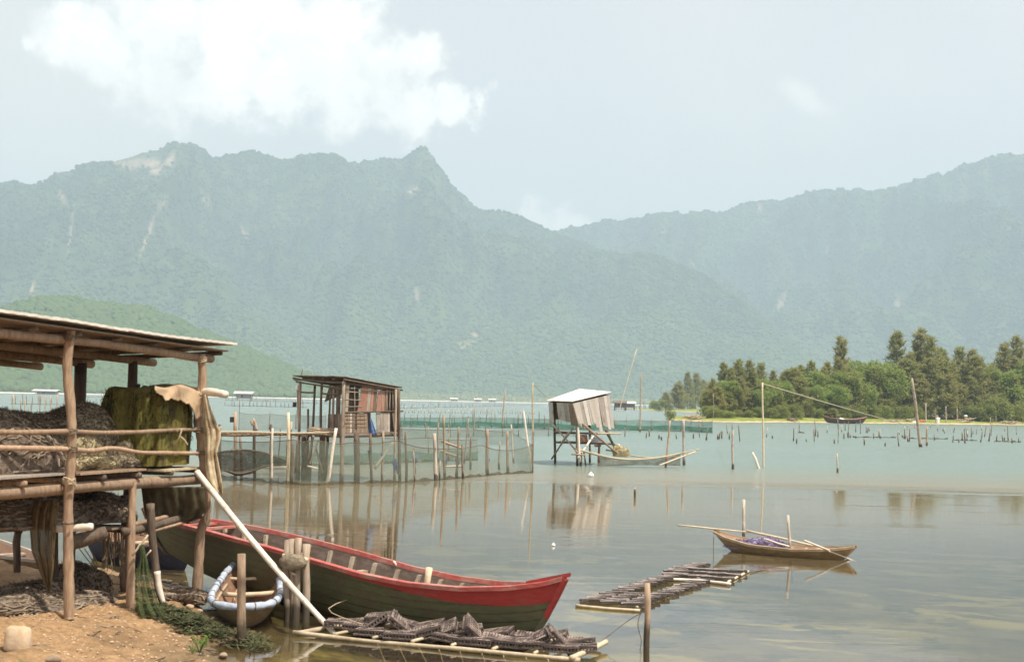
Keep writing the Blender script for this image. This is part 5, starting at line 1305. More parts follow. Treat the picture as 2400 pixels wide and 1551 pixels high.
def build_walkway():
    rng = random.Random(8)
    t = empty('walkway', P(640, 1020, 46), 'rickety pole walkway on stakes leading to the brown plank hut', 'walkway')
    for k in range(5):
        pole('walk_pole', P(480 + k * 3, 1013 + k * 1.6, 44.5 + k * .25), P(812 - 8 * k, 1013 + k * 1.6, 46.0 + k * .25), .035, .03, M[['bamboo', 'plank_grey', 'wood_post'][k % 3]], t, 14, .025, 7, rng)
    for k in range(26):
        x = 500 + k * 11.5; y = 1016 + rng.uniform(-1, 3); pole('tread', P(x, y, 44.5 + k * .055), P(x + rng.uniform(-8, 8), y + 1, 45.7 + k * .055), .022, .02, M[rng.choice(['wood_grey', 'wood_post', 'wood_dark'])], t, 3, .01, 6, rng)
    for k in range(12):
        x = 722 + rng.uniform(-3, 8); pole('loose_pole', P(x, 1001 + k * 1.4, 46.2), P(x + rng.uniform(45, 85), 1010 + k * 1.1 + rng.uniform(-2, 2), 45.9), .02, .018, M[rng.choice(['bamboo', 'wood_post'])], t, 4, .012, 6, rng)
    posts = [(515, 994, 517, 1108, 'wood_dark', .06), (551, 965, 553, 1118, 'wood_post', .065), (562, 1012, 569, 1116, 'wood_grey', .05), (597, 985, 597, 1122, 'wood_dark', .06), (593, 980, 604, 1008, 'spotted_post', .05),
             (635, 994, 636, 1105, 'wood_dark', .055), (639, 1003, 635, 1136, 'spotted_post', .042), (676, 966, 676, 1134, 'bamboo', .05), (683, 988, 681, 1110, 'bamboo', .045), (677, 1020, 675, 1130, 'stake_dark', .06), (686, 1040, 684, 1132, 'stake_dark', .055),
             (698, 1020, 690, 1108, 'wood_post', .05), (722, 958, 719, 1115, 'wood_grey', .045)]
    for i, (x0, y0, x1, y1, m, r) in enumerate(posts):
        f = G(x1, y1); foot = f - Vector((0, 0, .5)) if y1 > 1050 else P(x1, y1, 46)
        pole('stake', foot, P(x0, y0, f.y if y1 > 1050 else 46), r, r * .85, M[m], t, 6, .02, 8, rng)
    MB().box(P(544, 983, 45.2), (.12, .10, .17)).build('black_box', M['black_plastic'], t)
    for (x, y) in ((593, 985), (516, 1003)):
        MB().tube([P(x, y + 12, 46), P(x - 3, y + 4, 46), P(x + 2, y - 4, 46)], [.05, .06, .03], 6).build('rag', M['cloth_pale'], t, True)
build_walkway()

# leaning and drifting bits about the hut
def lone(px0, y0, px1, y1, r, mat, label, cat='pole', name='pole', wob=.015, foot=True, r1=None, Y=None, grp=None):
    f = G(px1, y1) if Y is None else P(px1, y1, Y); top = P(px0, y0, f.y); d = (top - f).normalized()
    rng = random.Random(int(px0 * 7 + y1)); n = 9
    pts = crook(f - d * (.4 if foot else 0), top, n, wob, rng); rr = [(r + ((r1 if r1 else r * .7) - r) * i / (n - 1)) * rng.uniform(.93, 1.07) for i in range(n)]
    return tag(MB().tube(pts, rr, 8).build(name, M[mat], None, True, f), label, cat, grp)
lone(788, 1003, 767, 1135, .065, 'bamboo_white', 'white pole leaning in front of the plank hut deck', wob=.008)
lone(922, 1036, 878, 1098, .05, 'bamboo_white', 'white slanting stick propped below the plank hut', wob=.005, Y=46.0, foot=False)

def build_hoop_net():
    # a big dark hoop trap hung between the walkway stakes
    t = empty('hoop_trap', P(580, 1110, 45), 'big dark oval hoop trap hung below the walkway', 'fish trap')
    top = [(505, 1062), (540, 1056), (580, 1055), (620, 1061), (650, 1072), (690, 1086)]; bot = [(505, 1098), (535, 1104), (560, 1110), (590, 1104), (625, 1092), (690, 1088)]
    def fn(a, b):
        x = 507 + (692 - 507) * a; y0 = float(np.interp(x, [p[0] for p in top], [p[1] for p in top])); y1 = float(np.interp(x, [p[0] for p in bot], [p[1] for p in bot]))
        return P(x, y0 + (y1 - y0) * b, 45.2 + .5 * math.sin(b * math.pi))
    MB().grid(fn, 26, 8).build('mesh_bag', M['hoop_net'], t, True)
    path('hoop', [P(x, y, 45.2) for x, y in top], .03, M['wood_dark'], t, 7); path('hoop', [P(x, y, 45.2) for x, y in bot], .03, M['wood_dark'], t, 7)
    path('hoop', [P(505, 1094, 45.6), P(540, 1108, 45.6), P(560, 1113, 45.6), P(600, 1106, 45.6)], .02, M['wood_dark'], t, 7)
build_hoop_net()
def float_board(px0, px1, y, label):
    a, b = G(px0, y, .05), G(px1, y + 1.5, .05); mb = MB()
    ex = (b - a).normalized(); ey = Vector((-ex.y, ex.x, 0))
    mb.prism(a - ey * .2, b - ey * .12, b + ey * .2, a + ey * .25, (0, 0, .07))
    tag(mb.build('float_board', M['bamboo_white'], None, False, a), label, 'float')
float_board(615, 668, 1094, 'white flat float lying on the water under the walkway')

# ------------------------------------------------------------------ net pens and fences
def net_fence(name, foot, tops, mat, label, stakes=(), rope=True, foul=True, stake_mat='stake_dark', stake_r=.03, band=None, group=None, sag=.06, n=None, overtop=None):
    """netting hung on stakes: foot = waterline pixels, tops = pixel rows of its upper edge at the same columns"""
    F_ = [G(x, y) for x, y in foot]; T_ = [P(x, ty, f.y) for (x, y), ty, f in zip(foot, tops, F_)]
    t = empty(name, F_[0], label, 'net fence', group)
    cum = [0.0]
    for a, b in zip(F_[:-1], F_[1:]): cum.append(cum[-1] + (b - a).length)
    Lt = cum[-1]; n = n or max(30, int(Lt * 3))
    def at(s):
        d = s * Lt
        for i in range(len(F_) - 1):
            if d <= cum[i + 1] + 1e-6:
                k = (d - cum[i]) / max(cum[i + 1] - cum[i], 1e-6); return F_[i].lerp(F_[i + 1], k), T_[i].lerp(T_[i + 1], k), k
        return F_[-1], T_[-1], 1
    def fn(a, b):
        f, tp, k = at(a); sg = sag * math.sin(k * math.pi) * (tp.z - f.z)
        low = Vector((f.x, f.y, -.25)); hi = Vector((tp.x, tp.y, tp.z - sg))
        return low.lerp(hi, b) + Vector((0, .03 * math.sin(a * 60) + .05 * math.sin(a * 23 + b * 3), 0))
    nt = MB().grid(fn, n, 6).build('netting', M[mat], t, True)
    if band:
        MB().grid(lambda a, b: Vector((fn(a, 0).x, fn(a, 0).y + .15, band[1] + (band[2] - band[1]) * b + .06 * math.sin(a * 31))), n, 3).build('net_band', M[band[0]], nt, True)
    if foul:
        MB().grid(lambda a, b: fn(a, 0) + Vector((0, -.04, .23 + (.10 + .035 * math.sin(a * 140) + .03 * math.sin(a * 61)) * b)), n, 2).build('weedy_hem', M['fence_net_foul'], nt, True)
    if rope:
        MB().tube([fn(i / n, 1) for i in range(n + 1)], .012, 4).build('head_rope', M['rope_dark'], nt)
    rng = random.Random(int(foot[0][0]))
    for (s, ht) in stakes:
        f, tp, k = at(s); pole('stake', Vector((f.x, f.y - .05, -.4)), Vector((tp.x + rng.uniform(-.08, .08), tp.y - .05, (tp.z + (overtop if overtop is not None else .25)) * ht)), stake_r * rng.uniform(.8, 1.2), stake_r * .7, M[stake_mat], t, 5, .02, 6, rng)
    return t
net_fence('net_fence', [(505, 1118), (690, 1136), (740, 1137), (830, 1133), (930, 1131), (1010, 1127), (1130, 1116), (1185, 1111), (1249, 1108)], [1030, 1030, 1030, 1036, 1030, 1050, 1042, 1055, 1042], 'fence_net',
          'front net of the fish pen hanging before the plank hut, weed along its hem', [(.52, .7), (.6, .5), (.82, .75)], stake_mat='wood_grey', band=None)
net_fence('net_fence', [(600, 1096), (720, 1090), (860, 1088), (1000, 1082), (1120, 1078)], [1020, 1020, 1022, 1025, 1030], 'fence_net_grey', 'middle net of the fish pen with a bright green band behind the hut stilts', [(.1, 1), (.3, .8), (.85, 1)], band=('fence_net_teal', .05, .42), foul=True)
net_fence('net_fence', [(1249, 1108), (1235, 1085), (1215, 1060), (1200, 1042)], [1042, 1030, 1020, 1012], 'fence_net', 'end net of the fish pen turning away from the near corner', [(0, 1.2), (1, 1)], foul=False)
net_fence('net_fence', [(760, 1046), (940, 1042), (1110, 1040), (1200, 1042)], [1006, 1004, 1005, 1012], 'fence_net', 'hindmost net of the fish pen, its upper edge below the long green fence', [(.2, 1), (.45, 1.1), (.7, 1), (.9, .8)], foul=False)
net_fence('net_fence', [(560, 1007), (640, 1006), (700, 1005), (765, 1008)], [967, 970, 972, 974], 'fence_net_grey', 'grey net rectangle standing in open water beyond the walkway', [(0, 1.7), (.33, 1.0), (.66, 1.1), (1, 1)], stake_r=.035, foul=False)
net_fence('net_fence', [(930, 1000), (1010, 1001), (1100, 1002), (1200, 1003), (1300, 1006), (1400, 1008), (1500, 1009), (1600, 1011), (1669, 1014)], [977, 978, 977, 979, 981, 983, 984, 986, 987], 'fence_net_green',
          'long green net fence crossing the water behind the white-roofed hut', [(i / 24, .8 + .35 * ((i * 7) % 5) / 4) for i in range(25)], stake_r=.035, band=('fence_net_teal', .1, .55))
net_fence('net_fence', [(930, 1024), (1040, 1025), (1170, 1023), (1290, 1021), (1345, 1022)], [1006, 1007, 1008, 1006, 1008], 'fence_net_grey', 'low grey net fence parallel to and before the long green one', [(i / 9, 1 + .3 * (i % 3)) for i in range(10)], stake_r=.035, foul=False)

# pen stakes that stand in front of the nets, each its own stick
for (x0, y0, x1, y1, r, m, lab) in (
        (1018, 1015, 1022, 1126, .075, 'spotted_post', 'thick white stake with a blue tie at the front of the fish pen'), (1040, 972, 1042, 1122, .05, 'wood_post', 'tall brown stake carrying crossbars in the fish pen'),
        (1075, 1000, 1070, 1120, .045, 'wood_post', 'leaning brown stake at the free end of the pen crossbars'), (1083, 1040, 1085, 1122, .045, 'stake_dark', 'short dark stake just beside the pen crossbars'),
        (1098, 980, 1088, 1085, .04, 'wood_grey', 'slim slanting stake behind the pen crossbars'), (1104, 1024, 1102, 1100, .05, 'stake_dark', 'stubby dark stake between the crossbars and the blue-tied post'),
        (1142, 1006, 1142, 1112, .075, 'wood_post', 'brown and white stake with blue tie in the middle of the pen front'), (1171, 1034, 1170, 1100, .05, 'wood_grey', 'low faded stake next to the blue-tied middle stake'),
        (1189, 1010, 1190, 1108, .06, 'wood_post', 'brown stake close to the end panel of the fish pen'), (1198, 994, 1204, 1085, .045, 'spotted_post', 'pale stake with dark foot behind the end panel of the pen'),
        (1227, 963, 1246, 1100, .05, 'bamboo_white', 'pale leaning stake at the outer corner of the fish pen'), (1249, 896, 1246, 1103, .04, 'bamboo', 'tall straight bamboo mast at the outer corner of the fish pen'),
        (951, 1010, 952, 1128, .05, 'stake_dark', 'dark stake just past the plank hut corner'), (971, 1050, 972, 1110, .05, 'stake_dark', 'second dark stake past the plank hut, with blue rag'),
        (1003, 1000, 1005, 1060, .04, 'wood_grey', 'thin grey stake behind the white blue-tied one'), (1112, 955, 1110, 1022, .06, 'wood_grey', 'tall thin stake rising over the low grey fence'),
        (1027, 990, 1026, 1085, .045, 'wood_grey', 'pale stake between the white post and the tall crossbar stake')):
    lone(x0, y0, x1, y1, r, m, lab, 'stake', 'net_stake')
for (x, y0, y1, Y, lab) in ((1021, 1066, 1082, 49.2, 'blue cloth tied round the thick white pen stake'), (1042, 1060, 1090, 50, 'blue cloth wound on the tall crossbar stake'), (1072, 1072, 1088, 50.2, 'blue rag knotted on the leaning crossbar stake'),
                             (1142, 1072, 1084, 53.3, 'blue cloth tied round the middle pen stake'), (972, 1065, 1085, 49, 'blue rag hanging on the second dark stake past the hut')):
    f = P(x, y1, Y); tag(MB().tube([P(x, y0, Y - .02), P(x + 1, (y0 + y1) / 2, Y - .02), P(x, y1, Y - .02)], [.07, .085, .06], 8).build('blue_rag', M['blue_cloth'], None, True, f), lab, 'cloth')
for (x0, y0, x1, y1, Y, m, lab) in ((1035, 1033, 1085, 1052, 50, 'wood_post', 'upper sloping crossbar lashed between two pen stakes'), (1033, 1056, 1078, 1072, 50, 'wood_post', 'lower sloping crossbar lashed between two pen stakes'), (1038, 1094, 1086, 1092, 50, 'bamboo_white', 'pale level bar just above the water in the pen')):
    tag(pole('crossbar', P(x0, y0, Y - .06), P(x1, y1, Y - .06), .045, .04, M[m], None, 5, .01, 7), lab, 'pole')

# ------------------------------------------------------------------ white-roofed hut
def build_white_hut():
    rng = random.Random(23)
    t = empty('stilt_hut', P(1345, 1080, 62), 'small leaning stilt hut of grey boards with a white tin roof', 'hut')
    L, N_, R_, B = P(1282, 939, 62.6), P(1343, 941, 60.4), P(1434, 919, 63.0), P(1360, 912, 65.6)
    for i in range(5):
        s0, s1 = i / 5, (i + 1.05) / 5
        def fn(a, b, s0=s0, s1=s1, i=i):
            q = s0 + (s1 - s0) * a; p = N_.lerp(L, q).lerp(R_.lerp(B, q), b); return p + Vector((0, 0, .018 * math.cos(a * 5 * 6.283) + .004 * (i % 2)))
        o = MB().grid(fn, 30, 4).build('roof_sheet', M['roof_white'], t, True); o.modifiers.new('thick', 'SOLIDIFY').thickness = .01
    lo = Vector((0, 0, -.05))
    boards('wall_board', (P(1286, 943, 62.4) , P(1342, 945, 60.5)), (P(1288, 984, 62.4), P(1352, 988, 60.7)), 7, ['plank_pale', 'plank_pale', 'plank_grey'], t, rng, skip=(1,), ragged=.12, jitter=.3)
    boards('wall_board', (P(1343, 945, 60.5), P(1429, 925, 62.9)), (P(1356, 992, 60.7), P(1440, 1008, 63.0)), 12, ['plank_pale', 'plank_pale', 'plank_pale', 'plank_grey'], t, rng, ragged=.16, jitter=.35, gap=.005)
    boards('wall_board', (P(1286, 943, 62.5), P(1358, 917, 65.3)), (P(1290, 982, 62.5), P(1370, 985, 65.3)), 8, ['plank_brown'], t, rng)
    boards('wall_board', (P(1358, 917, 65.3), P(1429, 925, 63.0)), (P(1370, 985, 65.3), P(1438, 1000, 63.0)), 8, ['plank_brown'], t, rng)
    slab('dark_gap_board', [P(1332, 946, 60.7), P(1341, 946, 60.45), P(1357, 1000, 60.6), P(1338, 996, 60.9)], .02, M['plank_brown'], t)
    for (x0, y0, x1, y1, Y, r, m) in ((1300, 945, 1301, 1085, 62.9, .055, 'net_green'), (1352, 960, 1354, 1090, 61.2, .06, 'stake_dark'), (1353, 985, 1360, 1060, 60.9, .055, 'bamboo_white'), (1361, 1060, 1362, 1092, 61.0, .06, 'wood_dark'),
                                      (1382, 1000, 1383, 1085, 64.5, .05, 'wood_dark'), (1404, 1030, 1404, 1064, 63.8, .05, 'plank_red'), (1378, 960, 1384, 1000, 63.0, .04, 'wood_dark'), (1366, 1050, 1378, 1088, 61.5, .04, 'wood_grey')):
        pole('stilt', P(x1, y1, Y) - Vector((0, 0, .4)), P(x0, y0, Y), r, r * .9, M[m], t, 6, .015, 8, rng)
    def br(x0, y0, Y0, x1, y1, Y1, r, m, nm='brace'): pole(nm, P(x0, y0, Y0), P(x1, y1, Y1), r, r * .85, M[m], t, 6, .012, 7, rng)
    br(1288, 985, 62.4, 1362, 1070, 60.9, .045, 'wood_grey'); br(1333, 1012, 60.8, 1293, 1075, 62.5, .045, 'wood_grey'); br(1340, 1008, 61.2, 1298, 1066, 62.6, .035, 'wood_grey')
    br(1390, 1022, 62.0, 1355, 1072, 60.8, .045, 'bamboo_white'); br(1366, 993, 60.9, 1448, 1064, 62.0, .05, 'wood_post'); br(1420, 1008, 62.6, 1446, 1058, 62.4, .07, 'net_green')
    br(1300, 1012, 62.8, 1400, 1016, 61.6, .045, 'wood_dark', 'floor_beam'); br(1300, 1036, 62.8, 1432, 1040, 63.0, .05, 'wood_dark', 'floor_beam'); br(1388, 1016, 62.0, 1456, 1016, 62.4, .04, 'bamboo', 'floor_beam')
    br(1340, 1064, 60.8, 1372, 1066, 60.9, .04, 'wood_grey', 'cross_tie'); br(1420, 1054, 62.4, 1442, 1057, 62.3, .035, 'wood_dark', 'cross_tie'); br(1432, 1040, 62.6, 1452, 1042, 62.4, .04, 'bamboo', 'cross_tie'); br(1451, 1042, 62.4, 1452, 1058, 62.3, .04, 'bamboo', 'cross_tie')
    br(1300, 1014, 64.8, 1420, 1016, 65.2, .04, 'wood_dark', 'floor_beam')
    for i in range(8):
        a = P(1306 + i * 14, 1037, 62.4 - .1 * i); MB().beam(a, a + Vector((.3, 2.2, 0)), .22, .03).build('floor_plank', M['plank_brown'], t)
    slab('red_panel', [P(1348, 1018, 61.9), P(1376, 1018, 61.9), P(1378, 1034, 61.9), P(1350, 1035, 61.9)], .03, M['plank_red'], t)
    slab('blue_panel', [P(1380, 1022, 62.2), P(1412, 1026, 62.2), P(1412, 1036, 62.2), P(1380, 1034, 62.2)], .03, M['rim_fabric'], t)
    slab('end_panel', [P(1392, 1042, 62.6), P(1410, 1042, 62.6), P(1408, 1047, 62.6), P(1394, 1047, 62.6)], .03, M['plank_red'], t)
build_white_hut()
heap('net_heap', P(1456, 1070, 62.2), .38, .28, .40, M['net_pale'], M['net_pale'], 51, 'straw yellow clump of net caught on the struts of the white-roofed hut', 'net', .7, 120, .2, Vector((1, 0, 0)), 500)
def build_lift_net():
    t = empty('lift_net', P(1480, 1085, 61), 'lift net with long bowed bamboo arms spread beside the white-roofed hut', 'lift net')
    path('arm', [P(1345, 1050, 61), P(1380, 1060, 60.9), P(1430, 1072, 60.8), P(1480, 1077, 60.8), P(1540, 1073, 61), P(1590, 1063, 61.3), P(1640, 1052, 61.6)], [.05, .05, .048, .045, .04, .034, .02], M['bamboo'], t, 7)
    path('arm', [P(1470, 1066, 63), P(1530, 1073, 63), P(1570, 1071, 63), P(1592, 1064, 63)], .03, M['bamboo'], t, 7)
    path('arm', [P(1545, 1090, 60), P(1590, 1073, 61), P(1630, 1058, 62)], .03, M['bamboo'], t, 7)
    def fn(a, b):
        x = 1400 + 195 * a; y0 = float(np.interp(x, [1400, 1450, 1500, 1560, 1595], [1068, 1074, 1078, 1074, 1064])); y1 = 1092 - 2 * math.sin(a * 3)
        return P(x, y0 + (y1 - y0) * b, 61.3 + .4 * math.sin(b * 3 + a * 8))
    MB().grid(fn, 30, 5).build('netting', M['fence_net_foul'], t, True)
build_lift_net()
def buoy(px, py, r, label):
    f = G(px, py); def_pts = [(0, 0, -r * .6), (0, 0, -r * .35), (0, 0, 0), (0, 0, r * .45), (0, 0, r * .85), (0, 0, r * 1.05), (0, 0, r * 1.3)]
    tag(MB().tube([f + Vector(p) + Vector((0, 0, r * .35)) for p in def_pts], [r * .3, r * .8, r, r * .88, r * .5, r * .22, r * .18], 14).build('buoy', M['white_plastic'], None, True, f), label, 'buoy')
buoy(1385, 1117, .115, 'round white float bobbing on the water before the white-roofed hut')
buoy(1297, 1279, .04, 'tiny white float on the still water below the hut reflection')

# ------------------------------------------------------------------ poles standing in the open water
for (x0, y0, x1, y1, r, m, lab) in (
        (1787, 896, 1789, 1094, .052, 'bamboo', 'tallest straight brown pole with a rope tied to its top'), (1718, 1007, 1717, 1099, .065, 'spotted_post', 'white blotched stake between the net fence end and the tall rope pole'),
        (1570, 985, 1561, 1094, .055, 'wood_post', 'crooked brown stake at the tip of the lift net'), (1602, 985, 1603, 1090, .07, 'spotted_post', 'white speckled stake right of the crooked lift net stake'),
        (1763, 1060, 1779, 1097, .075, 'bamboo_white', 'short thick white post leaning by the foot of the tall rope pole'), (1962, 1062, 1962, 1107, .05, 'spotted_post', 'slim pale stick alone on the blue water before the spit'),
        (2137, 886, 2158, 1047, .13, 'wood_grey', 'big leaning pole with weedy dark foot before the wooded spit'), (2172, 1000, 2172, 1044, .09, 'wood_post', 'brown stake close beside the big leaning pole'),
        (1492, 818, 1440, 1000, .06, 'bamboo', 'long thin bamboo slanting up high behind the white-roofed hut'), (1502, 872, 1500, 1012, .08, 'wood_post', 'tall thin upright pole right behind the slanting bamboo'),
        (1184, 915, 1177, 1001, .10, 'wood_grey', 'tall weathered pole rising behind the fish pen with a pale tip')):
    lone(x0, y0, x1, y1, r, m, lab, 'pole', 'water_pole', wob=.05 if x0 in (1570,) else .025)
a = P(1787, 899, G(1789, 1094).y); b = P(2153, 1003, G(2158, 1047).y)
tag(path('rope', [a, a.lerp(b, .25) + Vector((0, 0, -.04)), a.lerp(b, .55) + Vector((0, 0, -.06)), a.lerp(b, .8) + Vector((0, 0, -.03)), b], [.028, .027, .024, .024, .024], M['bamboo'], None, 6, 5, origin=a), 'long straw rope slanting from the tallest pole down to the big leaning pole', 'rope')
b = P(1745, 910, 90)
tag(path('rope', [a, a.lerp(b, .5) + Vector((0, 0, -.1)), b], .014, M['rope'], None, 5, 4, origin=a), 'short thin rope running back from the top of the tallest pole', 'rope')
a = P(1249, 899, G(1246, 1103).y); b = P(1300, 935, 62.8)
tag(path('rope', [a, a.lerp(b, .5) + Vector((0, 0, -.12)), b], .014, M['rope'], None, 5, 4, origin=a), 'thin rope from the bamboo mast to the white hut roof', 'rope')

def stump_mesh(seed, h, r, lean, mat):
    rng = random.Random(seed); pts = crook(Vector((0, 0, -.5)), Vector((lean, 0, h)), 5, .03, rng)
    mb = MB(); mb.tube(pts, [r * rng.uniform(.8, 1.15) for _ in pts], 6); me = mb.mesh('stake', smooth=True); me.materials.append(M[mat]); return me
def ordinal(n):
    if n <= 20: return ORD[n - 1]
    tens = {2: 'twenty', 3: 'thirty', 4: 'forty', 5: 'fifty'}[n // 10]
    return {2: 'twentieth', 3: 'thirtieth', 4: 'fortieth', 5: 'fiftieth'}[n // 10] if n % 10 == 0 else tens + '-' + ORD[n % 10 - 1]
def scatter_stakes():
    rng = random.Random(77)
    ms = [stump_mesh(1, .5, .05, .05, 'stake_dark'), stump_mesh(2, .9, .042, -.08, 'stake_dark'), stump_mesh(3, 1.2, .038, .1, 'stake_dark'), stump_mesh(4, .7, .05, -.04, 'spotted_post'), stump_mesh(5, .3, .06, .02, 'stake_dark')]
    seen = []
    given = [(1705, 1016, 1), (1716, 1032, 2), (1735, 1033, 2), (1797, 1024, 3), (1691, 1027, 0), (1683, 1029, 4), (1656, 1029, 4), (1709, 1029, 0), (1811, 1027, 4), (1873, 1013, 2), (1911, 1012, 2), (1917, 1024, 0), (1908, 1025, 4), (1938, 1014, 3), (1966, 1016, 2),
             (1973, 1012, 3), (1988, 1018, 2), (2005, 1012, 1), (1978, 1028, 0), (1990, 1026, 1), (2016, 1016, 2), (2030, 1014, 1), (1955, 1039, 4), (2026, 1042, 0), (2107, 1045, 1), (2075, 1045, 4), (2033, 1014, 0), (2060, 1022, 0), (2108, 1018, 3), (2120, 1014, 3),
             (2119, 1028, 1), (2048, 1028, 0), (2062, 1028, 3), (2198, 1010, 0), (2234, 1030, 0), (2262, 1034, 1), (2298, 1036, 1), (2247, 1037, 4), (2316, 1034, 2), (2322, 1020, 2), (2318, 1034, 1), (2335, 1034, 0), (2362, 1018, 1), (2372, 1038, 0), (2363, 1032, 1),
             (2280, 1018, 0), (2300, 1008, 3), (2190, 1032, 0), (2143, 1003, 3), (2181, 1002, 3), (2214, 1016, 3), (2268, 1024, 3), (1465, 1022, 1), (1514, 1026, 0), (1522, 1022, 0), (1545, 1028, 4), (1550, 1031, 4), (1585, 1028, 0), (1625, 1027, 0), (1640, 1024, 2), (1654, 1031, 1), (1685, 1029, 0)]
    for k in range(34): given.append((rng.uniform(1860, 2395), rng.uniform(1006, 1040), rng.choice([0, 1, 2, 4, 4, 0])))
    cnt = {}
    for i, (x, y, k) in enumerate(sorted(given)):
        f = G(x, y); o = bpy.data.objects.new('net_stake', ms[k]); COL.objects.link(o); o.location = f; s = rng.uniform(.8, 1.2); o.scale = (s, s, s * rng.uniform(.8, 1.25)); o.rotation_euler = (rng.uniform(-.08, .08), rng.uniform(-.12, .12), rng.uniform(0, 6.28))
        kd = 0 if x < 1700 else (1 if k in (0, 4) else (2 if k == 3 else 3)); cnt[kd] = cnt.get(kd, 0) + 1; nth = ordinal(cnt[kd])
        tag(o, nth + [' small dark stake stump from the left in the water by the net fence end', ' low dark stake stump from the left in the shallows off the spit', ' pale short stake from the left in the shallows off the spit', ' thin upright stake from the left in the shallows off the spit'][kd],
            'stake', ['stake stumps near the net fence end', 'stake stumps off the wooded spit', 'pale stakes off the wooded spit', 'thin stakes off the wooded spit'][kd])
    # weed caught on the lines between stumps
    for (x0, x1, y) in ((2000, 2100, 1024), (2130, 2220, 1027), (2235, 2290, 1031), (2330, 2392, 1034), (1870, 1885, 1013)):
        a, b = G(x0, y, .03), G(x1, y + 1, .03); n = 12
        tag(MB().tube([a.lerp(b, i / n) + Vector((0, 0, .02 * math.sin(i * 2.3))) for i in range(n + 1)], [.03 + .09 * max(0, math.sin(i * 1.7 + x0)) for i in range(n + 1)], 5).build('weed_line', M['tarp_dark'], None, False, a),
            {2000: 'weed-hung line between stumps left of the big leaning pole', 2130: 'weed-hung line between stumps at the foot of the big leaning pole', 2235: 'weed-hung line in the shallows before the debris bank', 2330: 'weed-hung line at the far right of the shallows', 1870: 'short clot of weed before the beached boat'}[x0], 'weed')
scatter_stakes()

# far rows of stakes: fences of the oyster grounds, seen end on end
def stake_row(px0, px1, py0, py1, n, h, label, seed, rails=True, r=.04, mat='stake_dark', cap=None):
    rng = random.Random(seed); a, b = G(px0, py0), G(px1, py1); t = empty('stake_fence', a, label, 'stake fence')
    mes = [stump_mesh(seed + k, h * (.8 + .2 * k), r, .05 * (k - 1), mat) for k in range(3)]
    for i in range(n):
        p = a.lerp(b, (i + rng.uniform(-.3, .3)) / n); o = bpy.data.objects.new('stake', mes[rng.randrange(3)]); COL.objects.link(o); o.parent = t; o.location = p - a; o.rotation_euler = (0, rng.uniform(-.1, .1), rng.uniform(0, 6.28)); o.scale = (1, 1, rng.uniform(.8, 1.25))
    if rails:
        m = 24; MB().tube([a.lerp(b, i / m) + Vector((0, 0, .10 + .03 * math.sin(i * 1.3))) for i in range(m + 1)], r * .55, 4).build('float_line', M['stake_dark'], t)
stake_row(30, 165, 967, 968, 9, 2.0, 'near row of thick stakes on the water beyond the shed, picture edge', 61, True, .07, 'wood_post')
stake_row(25, 170, 947, 949, 12, 1.6, 'second row of stakes behind the thick ones beyond the shed', 62, True, .07)
stake_row(180, 480, 948, 953, 26, 1.1, 'stake row seen between the shed posts across the water', 63, True, .08)
stake_row(185, 480, 930, 936, 34, 1.6, 'farthest stake row seen between the shed posts', 64, True, .12)
stake_row(530, 700, 938, 942, 26, 1.7, 'far stake row above the grey net rectangle', 65, True, .12)
stake_row(530, 720, 951, 955, 18, 1.3, 'nearer stake row just above the grey net rectangle', 66, True, .08)
stake_row(930, 1180, 957, 952, 26, 1.1, 'slanting stake row right of the plank hut', 67, True, .09)
stake_row(940, 1270, 949, 951, 60, 1.5, 'dense far stake row between the two huts', 68, False, .12, 'wood_grey')
stake_row(940, 1260, 967, 970, 44, 1.0, 'pale low stake row behind the long green fence', 69, False, .07, 'spotted_post')
stake_row(1440, 1520, 958, 960, 14, 2.2, 'stake jetty off the sandy point', 70, True, .14, 'wood_dark')
stake_row(950, 1340, 995, 993, 30, 1.2, 'thin stake row standing before the long green fence', 71, False, .04)
stake_row(700, 940, 945, 949, 30, 1.3, 'far stake row glimpsed through the plank hut porch', 72, True, .11)

